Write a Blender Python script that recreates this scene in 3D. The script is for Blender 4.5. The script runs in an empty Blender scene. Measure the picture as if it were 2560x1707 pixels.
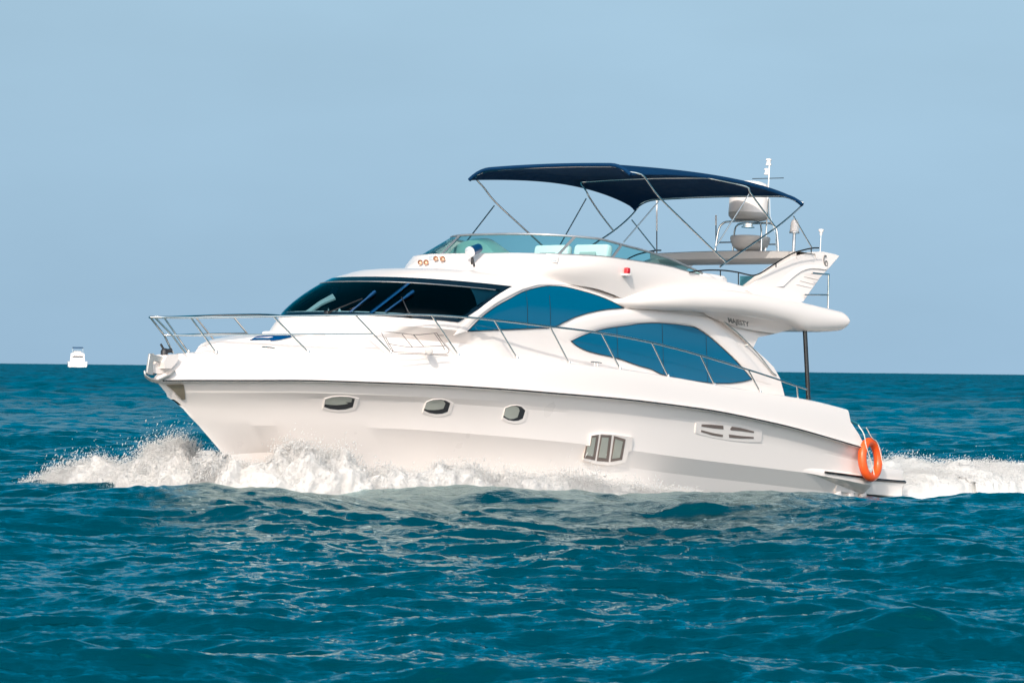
import bpy, bmesh, math, random
import numpy as np
from mathutils import Vector, Matrix, Euler
from mathutils.geometry import tessellate_polygon

rng = np.random.default_rng(7)
random.seed(7)
R = math.radians
scene = bpy.context.scene
COL = scene.collection

# ------------------------------------------------------------------ camera
F_PX, W_PX, H_PX = 9230.0, 2560.0, 1707.0        # focal length in photograph pixels
CAM_H = 2.2
ROLL, ELEV = 0.01105, 0.0073
cd = bpy.data.cameras.new('camera')
cd.sensor_width = 36.0
cd.lens = F_PX / W_PX * 36.0
cd.clip_start, cd.clip_end = 0.5, 40000
cd.dof.use_dof = True
cd.dof.focus_distance = 62.0
cd.dof.aperture_fstop = 9.0
cam = bpy.data.objects.new('camera', cd)
COL.objects.link(cam)
fwd = np.array([0, math.cos(ELEV), math.sin(ELEV)])
rt0 = np.array([1.0, 0, 0]); up0 = np.cross(rt0, fwd)
rt = math.cos(ROLL) * rt0 + math.sin(ROLL) * up0
upv = -math.sin(ROLL) * rt0 + math.cos(ROLL) * up0
cam.matrix_world = Matrix(((rt[0], upv[0], -fwd[0], 0), (rt[1], upv[1], -fwd[1], 0),
                           (rt[2], upv[2], -fwd[2], CAM_H), (0, 0, 0, 1)))
scene.camera = cam
CAM = np.array([0, 0, CAM_H])

# ------------------------------------------------------------------ light
SUN_AZ_LEFT, SUN_EL = 14.0, 33.0     # sun stands behind the camera, to the left
wd = bpy.data.worlds.new('World'); scene.world = wd; wd.use_nodes = True
nt = wd.node_tree; nt.nodes.clear()
sky = nt.nodes.new('ShaderNodeTexSky'); sky.sky_type = 'NISHITA'; sky.sun_disc = False
sky.sun_elevation = R(SUN_EL); sky.sun_rotation = R(180 + SUN_AZ_LEFT)
sky.air_density = 1.0; sky.dust_density = 0.3; sky.ozone_density = 3.0
# hazy air evens the sky out towards the horizon: look the sky up a little higher than it is
wtc = nt.nodes.new('ShaderNodeTexCoord'); wmp = nt.nodes.new('ShaderNodeMapping')
wmp.inputs['Location'].default_value = (0, 0, 0.36); wmp.inputs['Scale'].default_value = (1, 1, 0.35)
nt.links.new(wtc.outputs['Generated'], wmp.inputs[0]); nt.links.new(wmp.outputs[0], sky.inputs[0])
tint = nt.nodes.new('ShaderNodeMix'); tint.data_type = 'RGBA'; tint.blend_type = 'MULTIPLY'
tint.inputs[0].default_value = 1.0
tint.inputs[7].default_value = (1.46, 1.25, 0.89, 1)
# pale haze low down, clear deep blue higher up
sep = nt.nodes.new('ShaderNodeSeparateXYZ'); nt.links.new(wtc.outputs['Generated'], sep.inputs[0])
zr_ = nt.nodes.new('ShaderNodeMapRange'); zr_.inputs[1].default_value = 0.105; zr_.inputs[2].default_value = 0.165
nt.links.new(sep.outputs[2], zr_.inputs[0])
tmix = nt.nodes.new('ShaderNodeMix'); tmix.data_type = 'RGBA'
tmix.inputs[7].default_value = (0.0, 0.86, 0.98, 1)
lmix = nt.nodes.new('ShaderNodeMix'); lmix.data_type = 'RGBA'; lr_ = nt.nodes.new('ShaderNodeMapRange')
lr_.inputs[1].default_value = 0.0; lr_.inputs[2].default_value = 0.105; nt.links.new(sep.outputs[2], lr_.inputs[0]); nt.links.new(lr_.outputs[0], lmix.inputs[0])
lmix.inputs[6].default_value = (1.74, 1.53, 1.16, 1); lmix.inputs[7].default_value = (2.24, 1.92, 1.36, 1); nt.links.new(lmix.outputs[2], tmix.inputs[6])
hr_ = nt.nodes.new('ShaderNodeMapRange'); hr_.inputs[1].default_value = 0.17; hr_.inputs[2].default_value = 0.42; nt.links.new(sep.outputs[2], hr_.inputs[0])
hmix = nt.nodes.new('ShaderNodeMix'); hmix.data_type = 'RGBA'; nt.links.new(hr_.outputs[0], hmix.inputs[0])      # darker towards the zenith
hmix.inputs[6].default_value = (0.0, 1.28, 1.26, 1); hmix.inputs[7].default_value = (0.0, 0.50, 0.46, 1); nt.links.new(hmix.outputs[2], tmix.inputs[7])
nt.links.new(zr_.outputs[0], tmix.inputs[0]); # extra fill brightness added to the sky behind the camera, for shaded sides
ar_ = nt.nodes.new('ShaderNodeMapRange'); ar_.inputs[1].default_value = 0.0; ar_.inputs[2].default_value = -0.55
nt.links.new(sep.outputs[1], ar_.inputs[0])
amix = nt.nodes.new('ShaderNodeMix'); amix.data_type = 'RGBA'; nt.links.new(ar_.outputs[0], amix.inputs[0])
nt.links.new(tmix.outputs[2], amix.inputs[6]); amix.inputs[7].default_value = (8.3, 5.8, 3.65, 1)
nt.links.new(amix.outputs[2], tint.inputs[7])
cz = nt.nodes.new('ShaderNodeTexNoise'); cz.inputs['Scale'].default_value = 9.0; cz.inputs['Detail'].default_value = 5
cm_ = nt.nodes.new('ShaderNodeMapping'); cm_.inputs['Scale'].default_value = (1, 1, 3.0); nt.links.new(wtc.outputs['Generated'], cm_.inputs[0]); nt.links.new(cm_.outputs[0], cz.inputs['Vector'])
cr_ = nt.nodes.new('ShaderNodeMapRange'); cr_.inputs[1].default_value = .3; cr_.inputs[2].default_value = .7; cr_.inputs[3].default_value = .965; cr_.inputs[4].default_value = 1.035
nt.links.new(cz.outputs['Fac'], cr_.inputs[0])
cmul = nt.nodes.new('ShaderNodeMix'); cmul.data_type = 'RGBA'; cmul.blend_type = 'MULTIPLY'; cmul.inputs[0].default_value = 1.0
nt.links.new(tint.outputs[2], cmul.inputs[6]); nt.links.new(cr_.outputs[0], cmul.inputs[7])
bg = nt.nodes.new('ShaderNodeBackground'); bg.inputs[1].default_value = 0.10
wo = nt.nodes.new('ShaderNodeOutputWorld')
nt.links.new(sky.outputs[0], tint.inputs[6]); nt.links.new(cmul.outputs[2], bg.inputs[0])
nt.links.new(bg.outputs[0], wo.inputs[0])
sl = bpy.data.lights.new('sun', 'SUN'); sl.energy = 2.6; sl.angle = R(0.5); sl.color = (1.0, 0.92, 0.83)
so = bpy.data.objects.new('sun', sl); COL.objects.link(so)
a = R(SUN_AZ_LEFT); e = R(SUN_EL)
ldir = Vector((-math.sin(a) * math.cos(e), -math.cos(a) * math.cos(e), math.sin(e)))
so.rotation_euler = ldir.to_track_quat('Z', 'Y').to_euler()
so.location = ldir * 200
scene.view_settings.view_transform = 'Standard'; scene.view_settings.look = 'None'
scene.view_settings.exposure = 0.30; scene.view_settings.gamma = 1.0
scene.cycles.max_bounces = 8; scene.cycles.transparent_max_bounces = 16
scene.cycles.caustics_reflective = False; scene.cycles.caustics_refractive = False

# ------------------------------------------------------------------ boat frame (x forward, y port, z up)
THETA, PITCH = R(50), R(3.5)
BOAT_O = np.array([0.0, 65.0, 0.0])
_h = np.array([-math.cos(THETA), -math.sin(THETA), 0]); _n = np.array([math.sin(THETA), -math.cos(THETA), 0])
_z = np.array([0, 0, 1.0])
BX = math.cos(PITCH) * _h + math.sin(PITCH) * _z
BZ = -math.sin(PITCH) * _h + math.cos(PITCH) * _z
BM = np.stack([BX, _n, BZ], 1)
def to_world(p):
    return BOAT_O + np.asarray(p, float) @ BM.T
def ray(u, v):      # survey of the photograph: a sight line in boat coordinates
    d = fwd + rt * (u - W_PX / 2) / F_PX + upv * (H_PX / 2 - v) / F_PX
    return BM.T @ (CAM - BOAT_O), BM.T @ d
def aty(u, v, y):
    o, d = ray(u, v); t = (y - o[1]) / d[1]
    return o + d * t
def aty_l(pts, y):
    return [aty(u, v, y) for u, v in pts]
def on_side(u, v, yf):
    """point where the sight line meets the surface y = yf(x, z)"""
    o, d = ray(u, v)
    y = 1.9
    for _ in range(40):
        p = o + d * ((y - o[1]) / d[1]); y = 0.5 * y + 0.5 * yf(p[0], p[2])
    return o + d * ((y - o[1]) / d[1])
def atx(u, v, x):
    o, d = ray(u, v); return o + d * ((x - o[0]) / d[0])

# ------------------------------------------------------------------ materials
def mat(name, base, rough=0.4, metal=0.0, coat=0.0, spec=0.5, noise=0.0, nscale=3.0, bump=0.0, bscale=40.0, **kw):
    m = bpy.data.materials.new(name); m.use_nodes = True
    n = m.node_tree.nodes; l = m.node_tree.links; b = n['Principled BSDF']
    b.inputs['Base Color'].default_value = (*base, 1); b.inputs['Roughness'].default_value = rough
    b.inputs['Metallic'].default_value = metal; b.inputs['Coat Weight'].default_value = coat
    b.inputs['Specular IOR Level'].default_value = spec
    for k, v in kw.items(): b.inputs[k].default_value = v
    tc = n.new('ShaderNodeTexCoord')
    if noise:
        nz = n.new('ShaderNodeTexNoise'); nz.inputs['Scale'].default_value = nscale; nz.inputs['Detail'].default_value = 6
        l.new(tc.outputs['Object'], nz.inputs['Vector'])
        mx = n.new('ShaderNodeMix'); mx.data_type = 'RGBA'
        l.new(nz.outputs['Fac'], mx.inputs[0])
        mx.inputs[6].default_value = (*[c * (1 - noise) for c in base], 1)
        mx.inputs[7].default_value = (*[min(1, c * (1 + noise * .6)) for c in base], 1)
        l.new(mx.outputs[2], b.inputs['Base Color'])
        mr = n.new('ShaderNodeMapRange'); rv = .06 if noise < .02 else .22; mr.inputs[3].default_value = rough * (1 - rv); mr.inputs[4].default_value = min(1, rough * (1 + rv))
        l.new(nz.outputs['Fac'], mr.inputs[0]); l.new(mr.outputs[0], b.inputs['Roughness'])
    if bump:
        bz = n.new('ShaderNodeTexNoise'); bz.inputs['Scale'].default_value = bscale; bz.inputs['Detail'].default_value = 4
        l.new(tc.outputs['Object'], bz.inputs['Vector'])
        bp = n.new('ShaderNodeBump'); bp.inputs['Strength'].default_value = bump; bp.inputs['Distance'].default_value = 0.02
        l.new(bz.outputs['Fac'], bp.inputs['Height']); l.new(bp.outputs[0], b.inputs['Normal'])
    return m
M = {}
M['gel'] = mat('white_gelcoat', (0.80, 0.745, 0.71), 0.28, coat=0.3, noise=0.012, nscale=0.9, bump=0.02, bscale=2.0)
M['cream'] = mat('cushion_vinyl', (0.86, 0.82, 0.80), 0.6, noise=0.05, nscale=4, bump=0.15, bscale=6)
M['steel'] = mat('polished_steel', (0.72, 0.70, 0.67), 0.14, 1.0, noise=0.06, nscale=9)
M['darksteel'] = mat('dark_steel', (0.05, 0.05, 0.052), 0.25, 0.8, noise=0.1, nscale=6)
M['alu'] = mat('anodised_frame', (0.50, 0.50, 0.51), 0.35, 0.7, noise=0.06, nscale=8)
M['galv'] = mat('galvanised_anchor', (0.50, 0.49, 0.47), 0.45, 0.6, noise=0.15, nscale=14, bump=0.1)
M['plate'] = mat('worn_steel_plate', (0.40, 0.33, 0.25), 0.32, 0.55, noise=0.55, nscale=5)
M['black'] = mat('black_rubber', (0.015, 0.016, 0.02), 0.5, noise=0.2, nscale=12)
M['navy'] = mat('navy_canvas', (0.0008, 0.027, 0.080), 0.8, spec=0.12, noise=0.15, nscale=6, bump=0.35, bscale=9)
M['blueglass'] = mat('blue_tinted_glass', (0.0, 0.105, 0.205), 0.03, spec=0.7, coat=0.0, noise=0.05, nscale=0.6, bump=0.012, bscale=1.2)
M['hatch'] = mat('blue_hatch_glass', (0.0, 0.05, 0.17), 0.1, coat=0.5, noise=0.1, nscale=3)
M['frit'] = mat('black_glass_border', (0.004, 0.012, 0.022), 0.06, coat=0.5, noise=0.1, nscale=3)
M['blueblade'] = mat('blue_plastic', (0.003, 0.045, 0.13), 0.3, noise=0.1, nscale=5)
M['lining'] = mat('dark_cabin_lining', (0.035, 0.17, 0.22), 0.8, noise=0.2, nscale=2)
M['pale'] = mat('pale_curtain', (0.85, 0.84, 0.76), 0.8, noise=0.06, nscale=5)
M['bottle'] = mat('porthole_glass', (0.36, 0.38, 0.34), 0.08, spec=0.5, noise=0.2, nscale=4)
M['dome'] = mat('radome_white', (0.80, 0.76, 0.73), 0.4, noise=0.03, nscale=4)
M['grey'] = mat('grey_moulding', (0.47, 0.455, 0.44), 0.5, noise=0.06, nscale=3)
M['copper'] = mat('copper_horn', (0.50, 0.33, 0.24), 0.3, 0.6, noise=0.1, nscale=15)
M['red'] = mat('red_lens', (0.55, 0.01, 0.02), 0.15, coat=0.5, noise=0.1, nscale=20)
M['lens'] = mat('clear_lens', (0.72, 0.74, 0.76), 0.1, 0.5, noise=0.1, nscale=20)
M['orange'] = mat('orange_lifebuoy', (0.80, 0.10, 0.015), 0.35, noise=0.12, nscale=7, bump=0.1, bscale=12)
M['rope'] = mat('white_rope', (0.70, 0.67, 0.62), 0.8, noise=0.15, nscale=60)
M['bluerope'] = mat('teal_rope', (0.02, 0.20, 0.26), 0.8, noise=0.2, nscale=60)
M['letter'] = mat('chrome_lettering', (0.16, 0.155, 0.15), 0.4, 0.2, noise=0.1, nscale=20)
M['vent'] = mat('vent_interior', (0.16, 0.125, 0.11), 0.5, noise=0.25, nscale=9)

def glass_mat(name, tintc, refl_rough=0.02):
    m = bpy.data.materials.new(name); m.use_nodes = True
    n = m.node_tree.nodes; l = m.node_tree.links; n.clear()
    o = n.new('ShaderNodeOutputMaterial'); mx = n.new('ShaderNodeMixShader')
    tr = n.new('ShaderNodeBsdfTransparent'); gl = n.new('ShaderNodeBsdfGlossy'); fr = n.new('ShaderNodeFresnel')
    nz = n.new('ShaderNodeTexNoise'); tc = n.new('ShaderNodeTexCoord'); nz.inputs['Scale'].default_value = 1.1
    l.new(tc.outputs['Object'], nz.inputs['Vector'])
    cm = n.new('ShaderNodeMix'); cm.data_type = 'RGBA'
    cm.inputs[6].default_value = (*[c * .93 for c in tintc], 1); cm.inputs[7].default_value = (*tintc, 1)
    l.new(nz.outputs['Fac'], cm.inputs[0]); l.new(cm.outputs[2], tr.inputs[0])
    gl.inputs['Roughness'].default_value = refl_rough; fr.inputs[0].default_value = 1.5
    l.new(fr.outputs[0], mx.inputs[0]); l.new(tr.outputs[0], mx.inputs[1]); l.new(gl.outputs[0], mx.inputs[2])
    l.new(mx.outputs[0], o.inputs[0]); return m
M['windscreen'] = glass_mat('dark_windscreen_glass', (0.42, 0.62, 0.70))
M['flyglass'] = glass_mat('green_flybridge_glass', (0.48, 0.84, 0.85))

# ------------------------------------------------------------------ mesh helpers
class MB:
    def __init__(s): s.v = []; s.f = []
    def add(s, v, f):
        o = len(s.v); s.v.extend([tuple(map(float, p)) for p in v]); s.f.extend([tuple(i + o for i in q) for q in f]); return s
    def mirror(s):
        o = len(s.v); s.v.extend([(x, -y, z) for x, y, z in s.v[:o]]); s.f.extend([tuple(i + o for i in reversed(q)) for q in list(s.f)]); return s
    def build(s, name, m, parent=None, sharp=35, **props):
        me = bpy.data.meshes.new(name); me.from_pydata(s.v, [], s.f)
        bm = bmesh.new(); bm.from_mesh(me)
        bmesh.ops.remove_doubles(bm, verts=bm.verts, dist=0.0004)
        bmesh.ops.recalc_face_normals(bm, faces=bm.faces); bm.to_mesh(me); bm.free()
        me.polygons.foreach_set('use_smooth', [True] * len(me.polygons))
        me.set_sharp_from_angle(angle=R(sharp))
        if isinstance(m, str): m = M[m]
        me.materials.append(m)
        o = bpy.data.objects.new(name, me); COL.objects.link(o)
        if parent is not None: o.parent = parent
        for k, v in props.items(): o[k] = v
        return o
def empty(name, label, cat, mw=None, group=None):
    o = bpy.data.objects.new(name, None); COL.objects.link(o); o.empty_display_size = 0.2
    o['label'] = label; o['category'] = cat
    if group: o['group'] = group
    if mw is not None: o.matrix_world = mw
    return o
def grid(rows, closed_u=False):
    """rows: list of equal-length point lists"""
    n = len(rows[0]); v = [p for r in rows for p in r]; f = []
    for i in range(len(rows) - 1):
        for j in range(n if closed_u else n - 1):
            k = (j + 1) % n
            f.append((i * n + j, i * n + k, (i + 1) * n + k, (i + 1) * n + j))
    return v, f
def smooth_path(pts, per=8):
    P = [np.asarray(p, float) for p in pts]
    if len(P) < 3: return P
    out = []
    Q = [2 * P[0] - P[1]] + P + [2 * P[-1] - P[-2]]
    for i in range(1, len(Q) - 2):
        a0, a1, a2, a3 = Q[i - 1:i + 3]
        for k in range(per):
            t = k / per
            out.append(0.5 * ((2 * a1) + (-a0 + a2) * t + (2 * a0 - 5 * a1 + 4 * a2 - a3) * t * t + (-a0 + 3 * a1 - 3 * a2 + a3) * t ** 3))
    out.append(P[-1]); return out
def tube(mb, pts, r, n=8, closed=False):
    P = [np.asarray(p, float) for p in pts]
    rr = r if hasattr(r, '__len__') else [r] * len(P)
    rings = []; nrm = None
    for i, p in enumerate(P):
        if closed: t = P[(i + 1) % len(P)] - P[i - 1]
        else: t = P[min(i + 1, len(P) - 1)] - P[max(i - 1, 0)]
        t = t / (np.linalg.norm(t) + 1e-9)
        if nrm is None:
            ref = np.array([0, 0, 1.0]) if abs(t[2]) < .9 else np.array([1.0, 0, 0])
            nrm = np.cross(t, ref)
        nrm = nrm - t * (nrm @ t); nrm /= np.linalg.norm(nrm) + 1e-9
        b = np.cross(t, nrm)
        rings.append([p + rr[i] * (math.cos(q) * nrm + math.sin(q) * b) for q in np.linspace(0, 2 * math.pi, n, endpoint=False)])
    if closed: rings.append(rings[0])
    v, f = grid(rings, True)
    if not closed:
        f.append(tuple(reversed(range(n)))); f.append(tuple(range(len(v) - n, len(v))))
    return mb.add(v, f)
def box(mb, c, s, rot=None, bev=0.0):
    bm = bmesh.new(); bmesh.ops.create_cube(bm, size=1.0)
    bmesh.ops.scale(bm, vec=s, verts=bm.verts)
    if bev: bmesh.ops.bevel(bm, geom=list(bm.edges), offset=bev, segments=3, affect='EDGES', profile=.5)
    m = Matrix.Translation(c) @ (Euler(rot).to_matrix().to_4x4() if rot else Matrix())
    bmesh.ops.transform(bm, matrix=m, verts=bm.verts); bm.verts.index_update()
    mb.add([v.co[:] for v in bm.verts], [[v.index for v in f.verts] for f in bm.faces]); bm.free(); return mb
def lathe(mb, prof, c, n=24, axis=(0, 0, 1)):
    q = Vector((0, 0, 1)).rotation_difference(Vector(axis)).to_matrix()
    rings = [[Vector(c) + q @ Vector((r * math.cos(t), r * math.sin(t), z)) for t in np.linspace(0, 2 * math.pi, n, endpoint=False)] for r, z in prof]
    v, f = grid(rings, True)
    f.append(tuple(reversed(range(n)))); f.append(tuple(range(len(v) - n, len(v))))
    return mb.add(v, f)
def slab(mb, outer, inner):
    """closed body between two matching closed outlines (3D point lists)"""
    n = len(outer); tri = tessellate_polygon([[Vector(p) for p in outer]])
    v = list(outer) + list(inner); f = [tuple(t) for t in tri] + [tuple(i + n for i in reversed(t)) for t in tri]
    f += [(i, (i + 1) % n, n + (i + 1) % n, n + i) for i in range(n)]
    return mb.add(v, f)
def pchip(xs, ys):
    xs = np.asarray(xs, float); ys = np.asarray(ys, float)
    o = np.argsort(xs); xs = xs[o]; ys = ys[o]
    h = np.diff(xs); d = np.diff(ys) / h; m = np.zeros(len(xs))
    for i in range(1, len(xs) - 1):
        if d[i - 1] * d[i] > 0:
            w1 = 2 * h[i] + h[i - 1]; w2 = h[i] + 2 * h[i - 1]; m[i] = (w1 + w2) / (w1 / d[i - 1] + w2 / d[i])
    m[0] = d[0]; m[-1] = d[-1]
    def fn(x):
        x = min(max(x, xs[0]), xs[-1]); i = min(max(int(np.searchsorted(xs, x)) - 1, 0), len(h) - 1)
        t = (x - xs[i]) / h[i]
        return ((1 + 2 * t) * (1 - t) ** 2 * ys[i] + t * (1 - t) ** 2 * h[i] * m[i] + t * t * (3 - 2 * t) * ys[i + 1] + t * t * (t - 1) * h[i] * m[i + 1])
    return fn

# ================================================================== SEA
def fft_tile(N, L, lo, hi, sig, wind, spread, seed, power=4.0):
    g = np.random.default_rng(seed)
    k = np.fft.fftfreq(N, L / N) * 2 * np.pi
    kx, ky = np.meshgrid(k, k, indexing='xy'); kk = np.hypot(kx, ky); kk[0, 0] = 1e-6
    wl = 2 * np.pi / kk
    th = np.arctan2(ky, kx) - wind
    D = np.abs(np.cos(th)) ** spread + 0.10
    S = kk ** (-power) * D * np.exp(-(wl / hi) ** 4) * (wl > lo)
    S[0, 0] = 0
    A = np.sqrt(S) * (g.normal(size=(N, N)) + 1j * g.normal(size=(N, N)))
    h = np.fft.ifft2(A).real; sc = sig / h.std()
    dx = np.fft.ifft2(-1j * kx / kk * A).real * sc; dy = np.fft.ifft2(-1j * ky / kk * A).real * sc
    return h * sc, dx, dy
def bil(t, x, y, L):
    N = t.shape[0]; fx = (x / L * N) % N; fy = (y / L * N) % N
    i = fx.astype(int); j = fy.astype(int); u = fx - i; v = fy - j; i %= N; j %= N; i1 = (i + 1) % N; j1 = (j + 1) % N
    return (t[j, i] * (1 - u) * (1 - v) + t[j, i1] * u * (1 - v) + t[j1, i] * (1 - u) * v + t[j1, i1] * u * v)
def vnoise(p, seed=0):
    p = np.asarray(p, float); i = np.floor(p).astype(np.int64); f = p - i; f = f * f * (3 - 2 * f)
    def hsh(a):
        n = (a[:, 0] * 374761393 + a[:, 1] * 668265263 + a[:, 2] * 2147483647 + seed * 1274126177) & 0xFFFFFFFF
        n = ((n ^ (n >> 13)) * 1274126177) & 0xFFFFFFFF; n = n ^ (n >> 16); return (n & 0xFFFF) / 65535.0
    r = 0
    for dx in (0, 1):
        for dy in (0, 1):
            for dz in (0, 1):
                w = (f[:, 0] if dx else 1 - f[:, 0]) * (f[:, 1] if dy else 1 - f[:, 1]) * (f[:, 2] if dz else 1 - f[:, 2])
                r = r + w * hsh(i + np.array([dx, dy, dz]))
    return r
def fbm(p, oct=4, seed=0):
    r = 0; a = .5; p = np.asarray(p, float)
    for o in range(oct): r = r + a * vnoise(p * 2 ** o + 17.3 * o, seed + o); a *= .5
    return r / (1 - .5 ** oct)
TA = fft_tile(1024, 83.0, 0.3, 7.0, 0.058, R(72), 3.0, 3, 3.6)
TB = fft_tile(1024, 19.7, 0.07, 0.75, 0.0085, R(82), 1.0, 5, 3.7)
TD = fft_tile(1024, 230.0, 4.5, 13, 0.07, R(76), 3.0, 17, 3.4)
TC = fft_tile(1024, 420.0, 8, 45, 0.17, R(75), 3.0, 11, 3.6)
# swell ridges of the passing boat: centre line (world x, y), height, half width
def seg_ridge(X, Y, pts):
    best = np.zeros_like(X)
    for (x0, y0, h0, w0), (x1, y1, h1, w1) in zip(pts[:-1], pts[1:]):
        dx, dy = x1 - x0, y1 - y0; t = np.clip(((X - x0) * dx + (Y - y0) * dy) / (dx * dx + dy * dy), 0, 1)
        d2 = (X - x0 - t * dx) ** 2 + (Y - y0 - t * dy) ** 2; h = h0 + (h1 - h0) * t; w = w0 + (w1 - w0) * t
        best = np.maximum(best, h * np.exp(-d2 / (2 * w * w)))
    return best
RIDGE = [(-20, 55, .12, 1.8), (-11, 55, .22, 1.5), (-6, 54.3, .38, 1.3), (-2, 56.5, .32, 1.3), (2, 60, .14, 1.3), (5, 62, .05, 1.4), (9, 66.5, .0, 1.5), (16, 69, .05, 1.8)]
TROUGH = [(3.4, 66, -.05, 2.0), (5.5, 67.5, -.24, 2.4), (8, 69.5, -.26, 2.6), (12, 72, -.10, 2.6), (20, 76, .0, 3)]
FORE = [(1.6, 31.5, .16, 1.2), (3.2, 30.0, .26, 1.0), (5.2, 28.8, .12, 1.2)]
def sea_height(X, Y):
    d = np.hypot(X, Y)
    fade = np.clip(1.25 - d / 3000, .6, 1.0); fb = np.clip(1.15 - d / 170, 0, 1)
    z = bil(TA[0], X, Y, 83.0) * fade + bil(TB[0], X, Y, 19.7) * fb
    z = z + bil(TD[0], X, Y, 230.0)
    z = z + bil(TC[0], X, Y, 420.0) * np.clip((d - 95) / 150, 0, 1)      # longer swell offshore
    return z + seg_ridge(X, Y, RIDGE) + seg_ridge(X, Y, FORE) - seg_ridge(X, Y, [(a_, b_, -c_, w_) for a_, b_, c_, w_ in TROUGH])
def build_sea():
    # rings of water out to the horizon, finest where the waves are large enough to be seen
    r = [10.0]
    while r[-1] < 16: r.append(r[-1] * 1.02)
    while r[-1] < 120: r.append(r[-1] * 1.0016)
    while r[-1] < 3000: r.append(r[-1] * 1.0046)
    while r[-1] < 12000: r.append(r[-1] * 1.012)
    r = np.array(r)
    A = np.arange(-0.20, 0.2001, 0.00052)
    ext = [A[-1]]; st = .0008
    while ext[-1] < math.pi - .06: st = min(st * 1.06, .06); ext.append(ext[-1] + st)
    ext = np.array(ext[1:]); A = np.concatenate([-ext[::-1], A, ext])
    Rr, AA = np.meshgrid(r, A, indexing='ij')
    X0 = Rr * np.sin(AA); Y0 = Rr * np.cos(AA)
    X = X0.ravel(); Y = Y0.ravel(); d = np.hypot(X, Y)
    fade = np.clip(1.25 - d / 3000, .6, 1.0); fb = np.clip(1.15 - d / 170, 0, 1)
    Z = sea_height(X, Y)
    ch = 0.8
    Xn = X - ch * (bil(TA[1], X, Y, 83.0) * fade + .8 * bil(TB[1], X, Y, 19.7) * fb)
    Yn = Y - ch * (bil(TA[2], X, Y, 83.0) * fade + .8 * bil(TB[2], X, Y, 19.7) * fb)
    nr, na = Rr.shape
    co = np.stack([Xn, Yn, Z], 1)
    i = np.arange(nr - 1)[:, None]; j = np.arange(na)[None, :]; j1 = (j + 1) % na
    q = np.stack([i * na + j, i * na + j1 + 0 * i, (i + 1) * na + j1, (i + 1) * na + j], -1).reshape(-1, 4)
    # close the ring under the camera
    co = np.vstack([co, [[0, 0, 0]]]); c = len(co) - 1
    tri = np.stack([np.full(na, c), (np.arange(na) + 1) % na, np.arange(na)], 1)
    me = bpy.data.meshes.new('sea')
    me.vertices.add(len(co)); me.vertices.foreach_set('co', co.astype(np.float32).ravel())
    nl = q.size + tri.size; me.loops.add(nl)
    me.loops.foreach_set('vertex_index', np.concatenate([q[:, ::-1].ravel(), tri[:, ::-1].ravel()]).astype(np.int32))
    me.polygons.add(len(q) + len(tri))
    me.polygons.foreach_set('loop_start', np.concatenate([np.arange(len(q)) * 4, q.size + np.arange(len(tri)) * 3]).astype(np.int32))
    me.update(calc_edges=True)
    me.polygons.foreach_set('use_smooth', np.ones(len(me.polygons), bool))
    # foam carried by the water: beside the hull, in the wake, on a few crests
    fo = foam_mask(co[:, 0], co[:, 1], co[:, 2])
    at = me.attributes.new('foam', 'FLOAT', 'POINT'); at.data.foreach_set('value', fo.astype(np.float32))
    o = bpy.data.objects.new('sea', me); COL.objects.link(o); o['kind'] = 'structure'
    me.materials.append(sea_mat()); return o
def foam_mask(X, Y, Z):
    near = np.zeros(len(X))
    P = (np.stack([X, Y, 0 * X], 1) - np.array([BOAT_O[0], BOAT_O[1], 0]))
    lx = P @ _h; ly = P @ _n
    m = np.zeros(len(X))
    sel = (np.abs(lx) < 60) & (np.abs(ly) < 20)
    s = np.where(sel)[0]
    nz = fbm(np.stack([X[s] * 1.6, Y[s] * 1.6, 0 * X[s]], 1), 5, 2)
    x, y = lx[s], ly[s]
    wake = np.clip((-7.5 - x) / 2, 0, 1) * np.clip((3.0 + (-8 - x) * .05 - np.abs(y)) / .8, 0, 1)
    hw = 2.35 * np.clip(1 - np.clip((x + 1) / 9.0, 0, 1) ** 2.4, 0, 1)
    side = np.clip(1 - (np.abs(y) - hw - .15) / .9, 0, 1) * np.clip((8.2 - x) / .6, 0, 1) * np.clip((x + 4) / 5, 0, 1)
    m[s] = np.clip((np.maximum(wake * .95, side) + nz - .95) * 5, 0, 1)
    return m
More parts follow.
